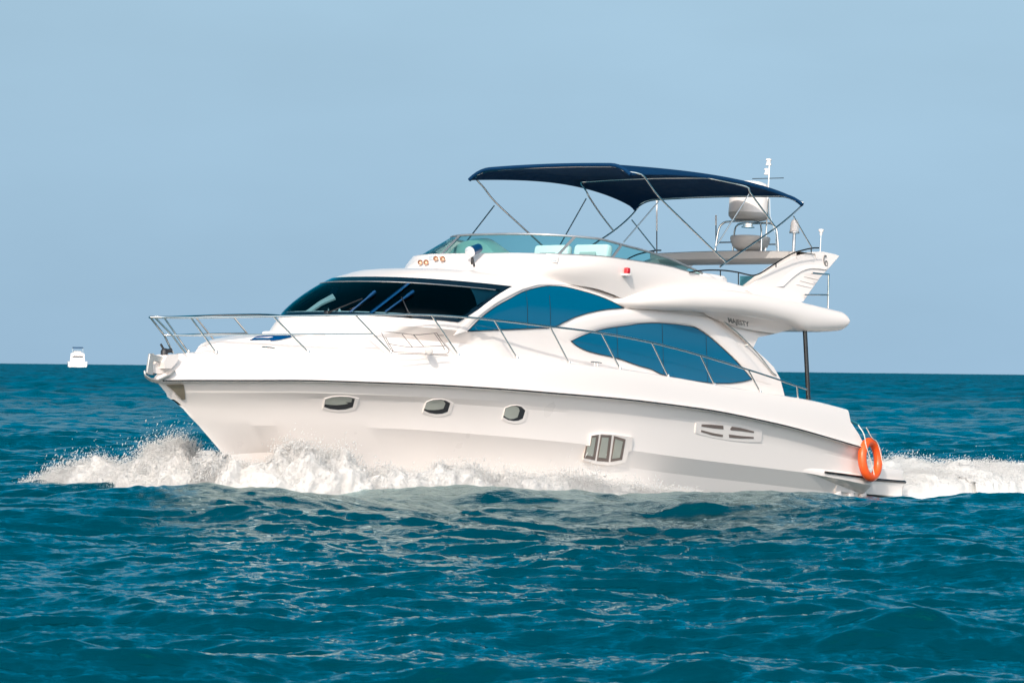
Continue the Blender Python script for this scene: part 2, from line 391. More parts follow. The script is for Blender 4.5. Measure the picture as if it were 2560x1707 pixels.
def sea_mat():
    m = bpy.data.materials.new('sea_water'); m.use_nodes = True
    n = m.node_tree.nodes; l = m.node_tree.links; b = n['Principled BSDF']
    b.inputs['Base Color'].default_value = (0.0, 0.055, 0.075, 1)
    b.inputs['Roughness'].default_value = 0.05; b.inputs['IOR'].default_value = 1.333
    b.inputs['Specular IOR Level'].default_value = 0.5; b.inputs['Specular Tint'].default_value = (0.15, 0.85, 1.0, 1)
    tc = n.new('ShaderNodeTexCoord')
    nz = n.new('ShaderNodeTexNoise'); nz.inputs['Scale'].default_value = 5.0; nz.inputs['Detail'].default_value = 8; nz.inputs['Roughness'].default_value = .62
    mp = n.new('ShaderNodeMapping'); mp.inputs['Scale'].default_value = (1, 1.5, 1)
    l.new(tc.outputs['Object'], mp.inputs[0]); l.new(mp.outputs[0], nz.inputs['Vector'])
    bp = n.new('ShaderNodeBump'); bp.inputs['Strength'].default_value = 0.38; bp.inputs['Distance'].default_value = 0.045
    l.new(nz.outputs['Fac'], bp.inputs['Height'])
    n3 = n.new('ShaderNodeTexNoise'); n3.inputs['Scale'].default_value = .8; n3.inputs['Detail'].default_value = 4; l.new(mp.outputs[0], n3.inputs['Vector'])
    b3 = n.new('ShaderNodeBump'); b3.inputs['Strength'].default_value = 0.6; ln_ = n.new('ShaderNodeVectorMath'); ln_.operation = 'LENGTH'; l.new(tc.outputs['Object'], ln_.inputs[0])
    of = n.new('ShaderNodeMapRange'); of.inputs[1].default_value = 60; of.inputs[2].default_value = 900; of.inputs[3].default_value = 0.16; of.inputs[4].default_value = 0.9
    l.new(ln_.outputs['Value'], of.inputs[0]); l.new(of.outputs[0], b3.inputs['Distance'])
    sp = n.new('ShaderNodeMapRange'); sp.inputs[1].default_value = 80; sp.inputs[2].default_value = 700; sp.inputs[3].default_value = 0.43; sp.inputs[4].default_value = 0.06
    l.new(ln_.outputs['Value'], sp.inputs[0]); l.new(sp.outputs[0], b.inputs['Specular IOR Level'])      # specular level turned down with distance from the camera position
    l.new(n3.outputs['Fac'], b3.inputs['Height']); l.new(b3.outputs[0], bp.inputs['Normal']); l.new(bp.outputs[0], b.inputs['Normal'])
    # drifting patches of greener and bluer water
    pz = n.new('ShaderNodeTexNoise'); pz.inputs['Scale'].default_value = 0.12; pz.inputs['Detail'].default_value = 3
    l.new(tc.outputs['Object'], pz.inputs['Vector'])
    cm = n.new('ShaderNodeMix'); cm.data_type = 'RGBA'
    cm.inputs[6].default_value = (0.0, 0.043, 0.042, 1); cm.inputs[7].default_value = (0.0, 0.050, 0.060, 1)
    l.new(pz.outputs['Fac'], cm.inputs[0]); l.new(cm.outputs[2], b.inputs['Base Color'])
    fo = n.new('ShaderNodeBsdfDiffuse'); fo.inputs[0].default_value = (0.82, 0.82, 0.80, 1)
    at = n.new('ShaderNodeAttribute'); at.attribute_name = 'foam'
    ms = n.new('ShaderNodeMixShader'); out = n['Material Output']
    # clear sea water: teal body light below, blue-tinted mirror on top
    wd_ = n.new('ShaderNodeBsdfDiffuse'); l.new(cm.outputs[2], wd_.inputs[0]); l.new(bp.outputs[0], wd_.inputs['Normal'])
    wg = n.new('ShaderNodeBsdfGlossy'); wg.inputs[0].default_value = (0.62, 0.76, 0.77, 1); wg.inputs['Roughness'].default_value = 0.05; l.new(bp.outputs[0], wg.inputs['Normal'])
    wf = n.new('ShaderNodeFresnel'); wf.inputs[0].default_value = 1.31; l.new(bp.outputs[0], wf.inputs['Normal'])
    wm = n.new('ShaderNodeMixShader'); wk = n.new('ShaderNodeMath'); wk.operation = 'MULTIPLY'; wk.inputs[1].default_value = 0.74; l.new(wf.outputs[0], wk.inputs[0]); l.new(wk.outputs[0], wm.inputs[0]); l.new(wd_.outputs[0], wm.inputs[1]); l.new(wg.outputs[0], wm.inputs[2])
    # mirror shading replaced by plain diffuse colour with distance from the camera position
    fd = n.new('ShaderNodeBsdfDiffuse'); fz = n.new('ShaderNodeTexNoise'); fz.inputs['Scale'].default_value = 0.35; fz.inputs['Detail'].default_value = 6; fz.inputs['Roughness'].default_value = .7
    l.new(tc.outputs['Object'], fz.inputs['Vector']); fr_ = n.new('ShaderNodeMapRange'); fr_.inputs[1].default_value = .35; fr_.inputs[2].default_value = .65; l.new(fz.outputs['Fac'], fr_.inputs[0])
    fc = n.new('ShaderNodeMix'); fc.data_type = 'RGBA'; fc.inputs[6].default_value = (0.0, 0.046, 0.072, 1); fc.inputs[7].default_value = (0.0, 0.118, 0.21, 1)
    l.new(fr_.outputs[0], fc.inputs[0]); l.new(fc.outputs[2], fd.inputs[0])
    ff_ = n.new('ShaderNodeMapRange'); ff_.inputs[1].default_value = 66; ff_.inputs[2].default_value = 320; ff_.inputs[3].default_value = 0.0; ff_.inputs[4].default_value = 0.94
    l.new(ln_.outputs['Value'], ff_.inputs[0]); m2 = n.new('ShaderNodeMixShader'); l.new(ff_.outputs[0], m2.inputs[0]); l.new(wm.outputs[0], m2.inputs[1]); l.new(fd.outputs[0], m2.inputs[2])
    l.new(at.outputs['Fac'], ms.inputs[0]); l.new(m2.outputs[0], ms.inputs[1]); l.new(fo.outputs[0], ms.inputs[2])
    l.new(ms.outputs[0], out.inputs[0]); return m
build_sea()

# ================================================================== MOTOR YACHT
mw = Matrix(((BM[0][0], BM[0][1], BM[0][2], BOAT_O[0]), (BM[1][0], BM[1][1], BM[1][2], BOAT_O[1]), (BM[2][0], BM[2][1], BM[2][2], BOAT_O[2]), (0, 0, 0, 1)))
yacht = empty('motor_yacht', 'large white flybridge motor yacht with navy canopy speeding through spray', 'yacht', mw)

def yr(x):      # half beam at the rub rail
    return max(0.0, 2.35 * (1 - (max(x + 1, 0) / 9.93) ** 2.4) - .05 * (max(-1 - x, 0) / 6.4) ** 2)
zr = pchip([8.93, 8.59, 7.47, 6.6, 5.37, 4.16, 2.64, 1.79, 0, -2.18, -4.51, -7.6], [1.41, 1.44, 1.52, 1.58, 1.63, 1.67, 1.695, 1.70, 1.71, 1.68, 1.55, 1.235])
zd = pchip([8.45, 7.84, 6.39, 4.96, 3.65, 2.4, 1.16, -.15, -1.52, -2.9, -4.29, -5.78, -7.3], [1.86, 1.93, 2.04, 2.13, 2.19, 2.225, 2.235, 2.225, 2.185, 2.13, 2.085, 2.04, 1.92])
zc = pchip([7.84, 6, 4, 1.4, -2.5, -5, -7.9], [.76, .86, .92, .90, .78, .72, .645])
def x_end(z):   # transom slopes aft towards the platform
    return np.interp(z, [-1, .55, 1.25, 1.40, 1.60, 1.66, 1.95, 2.1], [-7.75, -7.85, -7.62, -7.42, -7.28, -7.10, -7.04, -7.02])
# rows of the hull: (start x on the stem, half beam fn, height fn)
T = np.linspace(0, 1, 90) ** 1.25
def row(x0, yf, zf, n=None):
    pts = []
    zE = zf(-7.4)
    xe = float(x_end(zE))
    for t in T:
        x = x0 + (xe - x0) * t
        pts.append((x, max(yf(x, t), 0.0), zf(x)))
    pts[0] = (x0, 0.0, zf(x0)); return pts
def ych(x): return max(0, 2.15 * (1 - (max(x + 1, 0) / 8.84) ** 1.95))
stem_x = pchip([-.9, -.3, .2, .43, .75, .89, 1.07, 1.27, 1.39, 1.5], [5.8, 6.6, 7.15, 7.41, 7.84, 8.04, 8.28, 8.68, 8.90, 8.95])
keel = lambda x: np.interp(x, [-7.9, 4.5, 5.6, 6.2], [-.55, -.75, -.6, -.35])
hb = MB()
rows = []
rows.append([(6.55 + (-7.75 - 6.55) * t, 0.0, float(np.interp(6.55 + (-7.75 - 6.55) * t, [-7.9, 3.5, 5.4, 6.2, 6.55], [-.5, -.72, -.62, -.45, -.3]))) for t in T])
rows.append(row(6.85, lambda x, t: max(0, ych(x + .5) - .29) * min(1, t * 12), lambda x: zc(x) - .70 - max(0, x - 4) * .08))
rows.append(row(7.22, lambda x, t: max(0, ych(x + .22) - .16) * min(1, t * 12), lambda x: zc(x) - .29 - max(0, x - 4) * .06))
rows.append(row(7.84, lambda x, t: ych(x), zc))
def blend(k, flare):
    x0 = float(stem_x(.76 + (1.41 - .76) * k))
    def yf(x, t):
        s = x + (8.9 - x0) * max(0, min(1, (x + 1) / 9)); s2 = x - (x0 - 7.84) * max(0, min(1, (x + 1) / 9))
        kk = k ** (1 + flare * max(0, min(1, (x + 2) / 8)))
        return ych(s2) * (1 - kk) + (yr(s) - .13) * kk
    return row(x0, yf, lambda x: zc(x) * (1 - k) + (zr(x) - .10) * k)
for k in (.2, .4, .58, .70): rows.append(blend(k, .75))
rows.append(row(8.60, lambda x, t: max(0, yr(x + .13) - .125), lambda x: zr(x) - .21))
rows.append(row(8.80, lambda x, t: max(0, yr(x + .05) - .055), lambda x: zr(x) - .045))
rows.append(row(8.83, lambda x, t: max(0, yr(x + .05) - .03), lambda x: zr(x) - .03))
v, f = grid(rows)
hb.add(v, f)
tr = [r[-1] for r in rows]
hb.mirror()
n0 = len(hb.v) // 2
ring = [hb.v[i * len(T) + len(T) - 1] for i in range(len(rows))]
ring = ring + [(x, -y, z) for x, y, z in reversed(ring)]
hb.add(ring, [tuple(range(len(ring)))])
hull = hb.build('hull', 'gel', yacht, 11)

# rub rail: white lip with a dark insert
rb = MB(); ri = MB()
def railrows(dy0, zs, x0):
    out = []
    for dy, dz in zs:
        out.append([(x0 + (-7.42 - x0) * t, (yr(x0 + (-7.42 - x0) * t) + dy) if t > 0 else 0, zr(x0 + (-7.42 - x0) * t) + dz) for t in T])
    return out
v, f = grid(railrows(0, [(-.06, -.035), (.030, -.032), (.038, .012), (.0, .03), (-.06, .035)], 8.92)); rb.add(v, f).mirror()
rub = rb.build('rub_rail', 'gel', yacht, 30)
for sgn in (1, -1):
    pts = [(x, sgn * (yr(x) + .036), zr(x) - .012) for x in np.linspace(8.8, -7.40, 110)]
    t = MB(); tube(t, pts, .0125, 8); t.build('rail_insert', 'darksteel', rub)

# deck moulding above the rub rail, side decks, fore deck
dm = MB()
def drow(x0, k, inset):
    out = []
    for t in T:
        zz = zr(-7.3) * (1 - k) + 1.93 * k
        xe = float(x_end(zz)); x = x0 + (xe - x0) * t
        xo = x + (8.93 - x0) * max(0, min(1, (x - 4) / 4.9))
        y = max(0, yr(xo) - inset)
        out.append((x, 0.0 if t == 0 else y, zr(x) * (1 - k) + zd(x) * k))
    return out
drs = [drow(8.90, .03, .0), drow(8.88, .10, .005), drow(8.76, .35, .02), drow(8.62, .65, .045), drow(8.50, .90, .07), drow(8.46, .97, .085), drow(8.42, 1.0, .12)]
last = drs[-1]
drs.append([(x, max(0, y - .10), z + .003) for x, y, z in last])
drs.append([(x, max(0, y - .13) if y > .13 else 0, z - .04) for x, y, z in last])
drs.append([(x, y * .4, z - .02) for x, y, z in last])
drs.append([(x, 0, z + .0) for x, y, z in last])
v, f = grid(drs); dm.add(v, f).mirror()
ring = [r[-1] for r in drs]; ring += [(x, -y, z) for x, y, z in reversed(ring[:-1])]
dm.add(ring, [tuple(range(len(ring)))])
deck = dm.build('deck_moulding', 'gel', yacht, 28)

# ---------------- superstructure: horizontal outlines stacked by height
LV = [(1.80, 3.5, 2.45, 1.88), (2.55, 3.12, 2.25, 1.81), (2.76, 3.0, 2.18, 1.785), (3.45, 1.2, 3.02, 1.70), (3.55, 1.0, 2.88, 1.655), (3.65, .8, 2.72, 1.54), (3.73, .6, 2.2, 1.34), (3.785, .5, 1.5, 1.0), (3.80, .45, .7, .5)]
LX = pchip([r[0] for r in LV], [r[1] for r in LV]); LA = pchip([r[0] for r in LV], [r[2] for r in LV]); LW = pchip([r[0] for r in LV], [r[3] for r in LV])
NE = 2.55
def cab_xy(z, th, off=0.0):
    c, s = math.cos(th), math.sin(th)
    x, y = LX(z) + (LA(z) + off) * max(c, 0) ** (2 / NE), (LW(z) + off) * max(s, 0) ** (2 / NE)
    if z < 2.6: y = min(y, max(.05, yr(x + .4) - .24 - max(0, z - 2.2) * .2))
    return x, y
def cab_y(x, z, off=0.0):
    z = min(max(z, 1.8), 3.8); u = (x - LX(z)) / LA(z)
    w = LW(z) + off
    return w if u <= 0 else w * max(0, 1 - min(u, 1) ** NE) ** (1 / NE)
xcorner = pchip([1.8, 2.55, 2.76, 3.45, 3.55, 3.8], [4.6, 4.0, 3.62, 2.15, 1.9, 1.3])
def th_at(z, x):
    u = (x - LX(z)) / LA(z); u = min(max(u, 0.0), 1.0)
    return math.acos(min(1, u ** (NE / 2)))
AFT = aty_l([(1801, 797), (1872, 861), (1939, 935.5), (1950, 987)], 1.75)
xaft = pchip([p[2] for p in AFT][::-1] + [3.8], [p[0] for p in AFT][::-1] + [AFT[0][0] + .35]) if AFT[0][2] < 3.8 else pchip([p[2] for p in AFT], [p[0] for p in AFT])
ZB, ZT = 2.76, 3.44
levels = sorted(set([1.80, 2.1, 2.4, 2.6, 2.70, ZB] + list(np.linspace(ZB + .05, ZT - .05, 8)) + [ZT, 3.5, 3.55, 3.6, 3.65, 3.69, 3.73, 3.76, 3.785, 3.795, 3.80]))
NF, NS = 28, 26
def cab_ring(z, off=0.0):
    tc = th_at(z, xcorner(z)); r = []
    for k in range(NF + 1): r.append((*cab_xy(z, tc * k / NF, off), z))
    for k in range(1, 9): r.append((*cab_xy(z, tc + (math.pi / 2 - tc) * k / 8, off), z))
    xa = xaft(z)
    for k in range(1, NS + 1): r.append((LX(z) + (xa - LX(z)) * k / NS, LW(z) + off, z))
    return r
rings = [cab_ring(z) for z in levels]
v, f = grid(rings); nn = len(rings[0])
keep = []
for q in f:
    i, j = divmod(q[0], nn)
    if ZB + .03 < levels[i] + 1e-6 and levels[i + 1] <= ZT - .04 + 1e-6 and j < NF - 1: continue
    keep.append(q)
cb = MB(); cb.add(v, keep).mirror()
cabin = cb.build('cabin', 'gel', yacht, 30)
lin = MB(); rr = [cab_ring(z, -.09) for z in (1.9, 2.4, 2.6, 2.71)]
v, f = grid(rr); lin.add(v, f)
v, f = grid([cab_ring(2.71, -.09), [(x, 0, 2.74) for x, y, z in cab_ring(2.71, -.09)]]); lin.add(v, f)
v, f = grid([cab_ring(3.48, -.07), [(x, 0, 3.5) for x, y, z in cab_ring(3.48, -.07)]]); lin.add(v, f)
v, f = grid([[(1.0, cab_y(1.0, z, -.06) * q_, z) for q_ in np.linspace(0, 1, 8)] for z in (2.0, 2.8, 3.3, 3.45, 3.52, 3.6)]); lin.add(v, f)
v, f = grid([[(x, cab_y(x, z, -.05), z) for x in np.linspace(3.1, .9, 12)] for z in (2.6, 2.8, 3.0, 3.2, 3.4, 3.5)]); lin.add(v, f)
lin.mirror(); lin.build('interior_lining', 'lining', cabin)
# windscreen panel on the cabin surface
def ws_pt(k, h, off):
    z = ZB + (ZT - ZB) * h; tc = th_at(z, xcorner(z)); return (*cab_xy(z, tc * k, off), z)
def ws_patch(k0, k1, h0, h1, off, nk=40, nh=8, thick=.01):
    o = [[ws_pt(k0 + (k1 - k0) * a / nk, h0 + (h1 - h0) * b / nh, off) for a in range(nk + 1)] for b in range(nh + 1)]
    return grid(o)
ws = MB(); v, f = ws_patch(0, .975, .045, .9, .012); ws.add(v, f).mirror()
wind = ws.build('windscreen', 'windscreen', cabin)
fr = MB()
for a_ in ((0, 1, .90, 1.03), (0, 1, -.03, .05), (.962, 1.0, .05, .90)):
    v, f = ws_patch(*a_, .013, 40, 3); fr.add(v, f)
fr.mirror(); fr.build('windscreen_border', 'frit', wind)
st = MB()
for s_ in (1,):
    tube(st, [ws_pt(k, .885, .018) for k in np.linspace(0, .93, 40)], .0075, 6)
st.mirror(); st.build('windscreen_trim', 'alu', wind)
# pale fittings seen through the far end of the windscreen
# side windows (port measured, starboard mirrored)
def side_panel(top, bot, off, n=60, m=10, thick=.02):
    T3 = [on_side(u, v_, lambda x, z: cab_y(x, z, off)) for u, v_ in top]; B3 = [on_side(u, v_, lambda x, z: cab_y(x, z, off)) for u, v_ in bot]
    ft = pchip([p[0] for p in T3], [p[2] for p in T3]); fb = pchip([p[0] for p in B3], [p[2] for p in B3])
    x0 = (T3[0][0] + B3[0][0]) / 2; x1 = (T3[-1][0] + B3[-1][0]) / 2
    return x0, x1, ft, fb
def panel_mesh(x0, x1, ft, fb, off, n=70, m=8):
    rows = []
    for i in range(n + 1):
        t = .5 - .5 * math.cos(math.pi * i / n); x = x0 + (x1 - x0) * t; a_, b_ = fb(x), ft(x)
        if a_ > b_: a_ = b_ = (a_ + b_) / 2
        rows.append([(x, cab_y(x, a_ + (b_ - a_) * k / m, off), a_ + (b_ - a_) * k / m) for k in range(m + 1)])
    v, f = grid(rows)
    # returned edge
    edge = [r[0] for r in rows] + [r[-1] for r in reversed(rows)]
    e2 = [(x, y - off - .01, z) for x, y, z in edge]
    v2, f2 = grid([edge + [edge[0]], e2 + [e2[0]]])
    return (v, f), (v2, f2)
W1T = [(1169, 828), (1204, 793), (1245, 763), (1272, 748), (1313, 727.5), (1354, 716.6), (1373, 714.7), (1408.5, 716.6), (1449, 726), (1490, 738), (1531, 754.7), (1559.6, 770)]
W1B = [(1169, 828), (1245, 824.5), (1327, 821), (1389.4, 816), (1408.5, 806), (1449, 788.7), (1490, 778), (1520, 773), (1559.6, 770)]
W2T = [(1427.5, 852.7), (1463, 836), (1517, 821), (1572, 813), (1600, 809), (1654.5, 808), (1695, 811.5), (1732, 817), (1763, 834.7), (1804, 868.7), (1845, 908), (1880, 947.7)]
W2B = [(1427.5, 852.7), (1441, 863.6), (1468, 877), (1544.6, 896), (1600, 915), (1626, 922), (1654.5, 935.5), (1722.5, 950), (1777, 957), (1818, 958), (1853, 954.5), (1880, 947.7)]
for (tp, bt, divs) in ((W1T, W1B, (1318, 1375)), (W2T, W2B, (1543, 1657, 1767))):
    x0, x1, ft, fb = side_panel(tp, bt, .012)
    for sg in (1, -1):
        mb = MB(); a_, b_ = panel_mesh(x0, x1, ft, fb, .014); mb.add(*a_); mb.add(*b_)
        if sg < 0: mb.v = [(x, -y, z) for x, y, z in mb.v]
        w_ = mb.build('side_window', 'blueglass', cabin, 25)
        for d in divs:
            sm = MB()
            vv = (np.interp(d, [p[0] for p in tp], [p[1] for p in tp]) + np.interp(d, [p[0] for p in bt], [p[1] for p in bt])) / 2
            xd = on_side(d, vv, lambda x, z: cab_y(x, z, .012))[0]
            for zz in [np.linspace(fb(xd) + .005, ft(xd) - .005, 5)]:
                v, f = grid([[(xd + e_, sg * (cab_y(xd, z, .0165)), z) for z in zz] for e_ in (-.006, .006)]); sm.add(v, f)
            sm.build('window_seam', 'black', w_)
        gk = MB()
        xs_ = [x0 + (x1 - x0) * (.5 - .5 * math.cos(math.pi * i / 70)) for i in range(71)]
        loop = [(x, sg * cab_y(x, ft(x), .014), max(ft(x), fb(x))) for x in xs_] + [(x, sg * cab_y(x, fb(x), .014), min(fb(x), ft(x))) for x in reversed(xs_[1:-1])]
        tube(gk, loop, .007, 6, True); gk.build('window_gasket', 'black', w_)

# raised arches round the side windows: bands standing a few centimetres off the cabin side
def band(outer, inner, off, sg=1, name='window_arch'):
    off0 = off
    O = smooth_path([on_side(u, v_, lambda x, z: cab_y(x, z, off)) for u, v_ in outer], 6); I = smooth_path([on_side(u, v_, lambda x, z: cab_y(x, z, off)) for u, v_ in inner], 6)
    n = max(len(O), len(I))
    def rs(P, n):
        P = np.array(P); s = np.r_[0, np.cumsum(np.linalg.norm(np.diff(P, axis=0), axis=1))]; t = np.linspace(0, s[-1], n)
        return np.stack([np.interp(t, s, P[:, k]) for k in range(3)], 1)
    O = rs(O, n); I = rs(I, n); rows = []
    for i_, (a_, b_) in enumerate(zip(O, I)):
        off = off0 * max(.08, min(1, i_ / n / .16, (1 - i_ / n) / .12))
        r = [np.array([a_[0], cab_y(a_[0], a_[2], .0) - .01, a_[2]])]
        for k in np.linspace(0, 1, 7):
            p = a_ * (1 - k) + b_ * k; e_ = off * (1 - (2 * k - 1) ** 4 * .55)
            r.append(np.array([p[0], cab_y(p[0], p[2], e_), p[2]]))
        r.append(np.array([b_[0], cab_y(b_[0], b_[2], .0) - .01, b_[2]])); rows.append(r)
    mb = MB(); mb.add(*grid(rows))
    mb.mirror(); return mb.build(name, 'gel', cabin, 50)
band([(1395, 838), (1440, 800), (1490, 784), (1540, 777), (1600, 772), (1660, 774), (1720, 781), (1770, 792), (1800, 812), (1850, 862), (1900, 920), (1932, 962)],
     [(1420, 856), (1460, 834), (1515, 818), (1572, 809), (1605, 806), (1655, 805), (1697, 808), (1735, 814), (1768, 832), (1808, 866), (1850, 906), (1890, 949)], .045)
band([(1138, 838), (1172, 800), (1210, 765), (1262, 728), (1310, 704), (1360, 693), (1420, 690), (1480, 702)],
     [(1166, 829), (1201, 792), (1242, 761), (1270, 745), (1312, 724), (1356, 713), (1420, 713), (1480, 731)], .035)

# ---------------- foredeck trunk with sun pad and hatch
TV = [(1.80, 5.2, 2.78, 1.42), (2.02, 5.1, 2.74, 1.38), (2.12, 5.0, 2.62, 1.32), (2.19, 4.9, 2.40, 1.22), (2.26, 4.8, 2.1, 1.08), (2.32, 4.6, 1.85, .92), (2.36, 4.4, 1.7, .7), (2.39, 4.3, 1.3, .4)]
tk = MB(); fX = [pchip([r[0] for r in TV], [r[k] for r in TV]) for k in (1, 2, 3)]
rings = []
for z in [1.8, 1.95, 2.02, 2.07, 2.12, 2.16, 2.19, 2.23, 2.26, 2.29, 2.32, 2.34, 2.36, 2.38, 2.39]:
    r = []
    for t in np.linspace(-math.pi / 2, math.pi / 2, 49):
        c, s = math.cos(t), math.sin(t); xx = fX[0](z) + fX[1](z) * max(c, 0) ** (2 / 2.3)
        yy = min(fX[2](z) * abs(s) ** (2 / 2.3), max(.02, .80 * (yr(xx + .45) - .16) - (z - 1.8) * .25)); r.append((xx, yy * (1 if s > 0 else -1), z))
    r = [(3.2, -fX[2](z), z)] + r + [(3.2, fX[2](z), z)]
    rings.append(r)
v, f = grid(rings); tk.add(v, f); nlast = len(rings[0]); tk.add(rings[-1], [tuple(range(nlast))])
trunk = tk.build('foredeck_trunk', 'gel', yacht, 40)
pad = MB()
for k in range(3):
    xx = 5.75 - k * .36
    box(pad, (xx, 0, 2.405 - .02 * (2 - k)), (.355, 1.15 + .25 * k, .12), (0, R(5), 0), .05)
sunpad = pad.build('sun_pad', 'cream', yacht, 50)
# ---------------- flybridge coaming
ctop = [on_side(u, v_, lambda x, z: 1.86) for u, v_ in ((1500, 642), (1528, 644.5), (1640, 661), (1687, 670), (1720, 679.5), (1790, 697), (1867, 717), (1930, 731))]
lipp = [on_side(u, v_, lambda x, z: 1.84) for u, v_ in ((1290, 712), (1330, 711), (1368, 709), (1422, 707), (1490, 718), (1545, 737), (1618, 771), (1700, 782), (1790, 792))]
FT_ = pchip([9.0, 1.9, 1.0] + [p[0] for p in ctop], [4.05, 4.05, 4.10] + [p[2] for p in ctop])
_lx = [p[0] for p in lipp]; _lz = [p[2] for p in lipp]
FB_ = pchip([9.0, 2.45, 2.1] + [x for x in _lx if x < 1.95], [3.66, 3.66, 3.62] + [z for x, z in zip(_lx, _lz) if x < 1.95])
def fly_ring(k, off=0.0, n=44, xe=-5.7):
    # k 0 bottom .. 1 top
    xc = -0.7; aa = np.interp(k, [0, .35, .75, 1], [3.06, 3.02, 2.82, 2.66]) + off; w = np.interp(k, [0, .3, .7, 1], [1.765, 1.81, 1.85, 1.83]) + off
    r = []
    for t in np.linspace(0, math.pi / 2, n):
        r.append((xc + aa * math.cos(t) ** (2 / 2.5), w * math.sin(t) ** (2 / 2.5)))
    for q in np.linspace(0, 1, 30)[1:]: r.append((xc + (xe - xc) * q, w))
    def tuck(x):      # the skirt grows out of the roof at the front
        t = min(1, max(0, (x + 1.0) / 2.2)); return .09 * t * t * (3 - 2 * t) * max(0, 1 - k / .5) if x < 2.0 else 0
    return [(x, y - (tuck(x) if y > 1.0 else 0), FB_(x) * (1 - k) + FT_(x) * k) for x, y in r]
fl = MB()
fr_rows = [[(x, y - .06 if y > .06 else 0, z + .02) for x, y, z in fly_ring(0)]] + [fly_ring(k) for k in (0, .06, .15, .3, .5, .7, .85, .95, 1.0)]
top = fr_rows[-1]
fr_rows.append([(x - .05 if y < 1.5 else x, max(0, y - .05), z + .012) for x, y, z in top])
fr_rows.append([(x - .14 if y < 1.5 else x, max(0, y - .13), z) for x, y, z in top])
fr_rows.append([(x - .16 if y < 1.5 else x, max(0, y - .15), min(z, 3.70)) for x, y, z in top])
fr_rows.append([(x - .16 if y < 1.5 else x, 0, min(z, 3.70)) for x, y, z in top])
v, f = grid(fr_rows); fl.add(v, f).mirror()
fly = fl.build('flybridge', 'gel', yacht, 35)

# overhanging wing moulding at the aft end of the flybridge deck
YB = 2.20
bt = aty_l([(1560, 752), (1600, 738), (1650, 729), (1736, 720), (1872, 728.5), (2008.5, 753), (2085, 771), (2122, 780)], YB)
bl = aty_l([(1560, 762), (1600, 769), (1618, 771), (1682, 774), (1763, 778), (1872, 788), (1984, 812), (2022, 828), (2057, 830), (2090, 829), (2122, 826)], YB)
BT = pchip([p[0] for p in bt], [p[2] for p in bt]); BLo = pchip([p[0] for p in bl], [p[2] for p in bl])
xb0, xb1 = bt[0][0], min(bt[-1][0], bl[-1][0])
BY_ = pchip([0, .07, .16, .30, .5, 1], [1.58, 1.76, 1.97, 2.13, 2.20, 2.22]); bld = MB(); secs = []
for i, t in enumerate(np.linspace(0, 1, 60)):
    t = .5 - .5 * math.cos(math.pi * t) if t > .5 else t
    x = xb0 + (xb1 - xb0) * t; zt, zl = BT(x), BLo(x); zm = (zt + zl) / 2; hh = (zt - zl) / 2
    tip = max(0, 1 - ((t - .975) / .025) ** 2.4) ** (1 / 2.4) if t > .975 else 1
    yo = float(BY_(t)); hh = max(hh * tip, .004)
    sec = []
    for q in np.linspace(math.pi / 2, -math.pi / 2, 15):
        sec.append((x, yo - .22 * tip + .22 * tip * max(0, math.cos(q)) ** .7, zm + hh * math.sin(q)))
    sec = [(x, 0, zm + hh * .98)] + sec + [(x, 0, zm - hh * .98)]
    secs.append(sec)
v, f = grid(secs); bld.add(v, f)
bld.mirror(); n_ = len(secs[0])
for e_ in (secs[0], secs[-1]):
    rg = e_ + [(x, -y, z) for x, y, z in reversed(e_)]; bld.add(rg, [tuple(range(len(rg)))])
wing = bld.build('flybridge_wing', 'gel', yacht, 40)

# brackets below the wing carrying the name
for sg in (1, -1):
    b_ = MB()
    o1 = [aty(1762, 774, 2.02), aty(1870, 786, 2.08), aty(1990, 812, 2.10), aty(1978, 823, 2.0), aty(1939, 834, 1.92), aty(1885, 826, 1.88), aty(1837, 816, 1.86), aty(1783, 790, 1.88)]
    o1 = [np.array([p[0], p[1] * sg, p[2]]) for p in o1]
    slab(b_, o1, [p - np.array([0, .12 * sg, -.0]) for p in o1]); nb = b_.build('name_panel', 'gel', yacht, 30)
    b_ = MB()
    o1 = aty_l([(1797, 797), (1837, 816.5), (1885, 826.5), (1939, 834), (1896, 843), (1883, 869), (1868, 856), (1830, 824)], 1.80)
    o1 = [np.array([p[0], p[1] * sg, p[2]]) for p in o1]
    slab(b_, o1, [p - np.array([0, .10 * sg, 0]) for p in o1]); b_.build('wing_bracket', 'gel', yacht, 30)
    if sg > 0: name_panel = nb
def text_mesh(s, name, m, parent, origin, xdir, ydir, size, xs=1.0, ext=.006):
    fc = bpy.data.curves.new(name, 'FONT'); fc.body = s; fc.size = size; fc.extrude = ext; fc.offset = 0.003
    to = bpy.data.objects.new(name, fc); COL.objects.link(to); bpy.context.view_layer.update()
    dg = bpy.context.evaluated_depsgraph_get(); me = bpy.data.meshes.new_from_object(to.evaluated_get(dg)); bpy.data.objects.remove(to)
    xd = Vector(xdir).normalized(); yd = Vector(ydir); yd = (yd - xd * yd.dot(xd) * 0.0).normalized(); zd_ = xd.cross(yd).normalized()
    for v in me.vertices:
        c = v.co; v.co = Vector(origin) + xd * c.x * xs + yd * c.y + zd_ * c.z
    me.materials.clear(); me.materials.append(M[m]); o = bpy.data.objects.new(name, me); COL.objects.link(o); o.parent = parent; return o
pa = aty(1821, 805.5, 1.985); pb = aty(1868, 815, 1.99); pc_ = aty(1818, 790, 2.055)
text_mesh('MAJESTY', 'name_lettering', 'letter', name_panel, pa, pb - pa, pc_ - pa, .20, float(np.linalg.norm(pb - pa)) / .70)

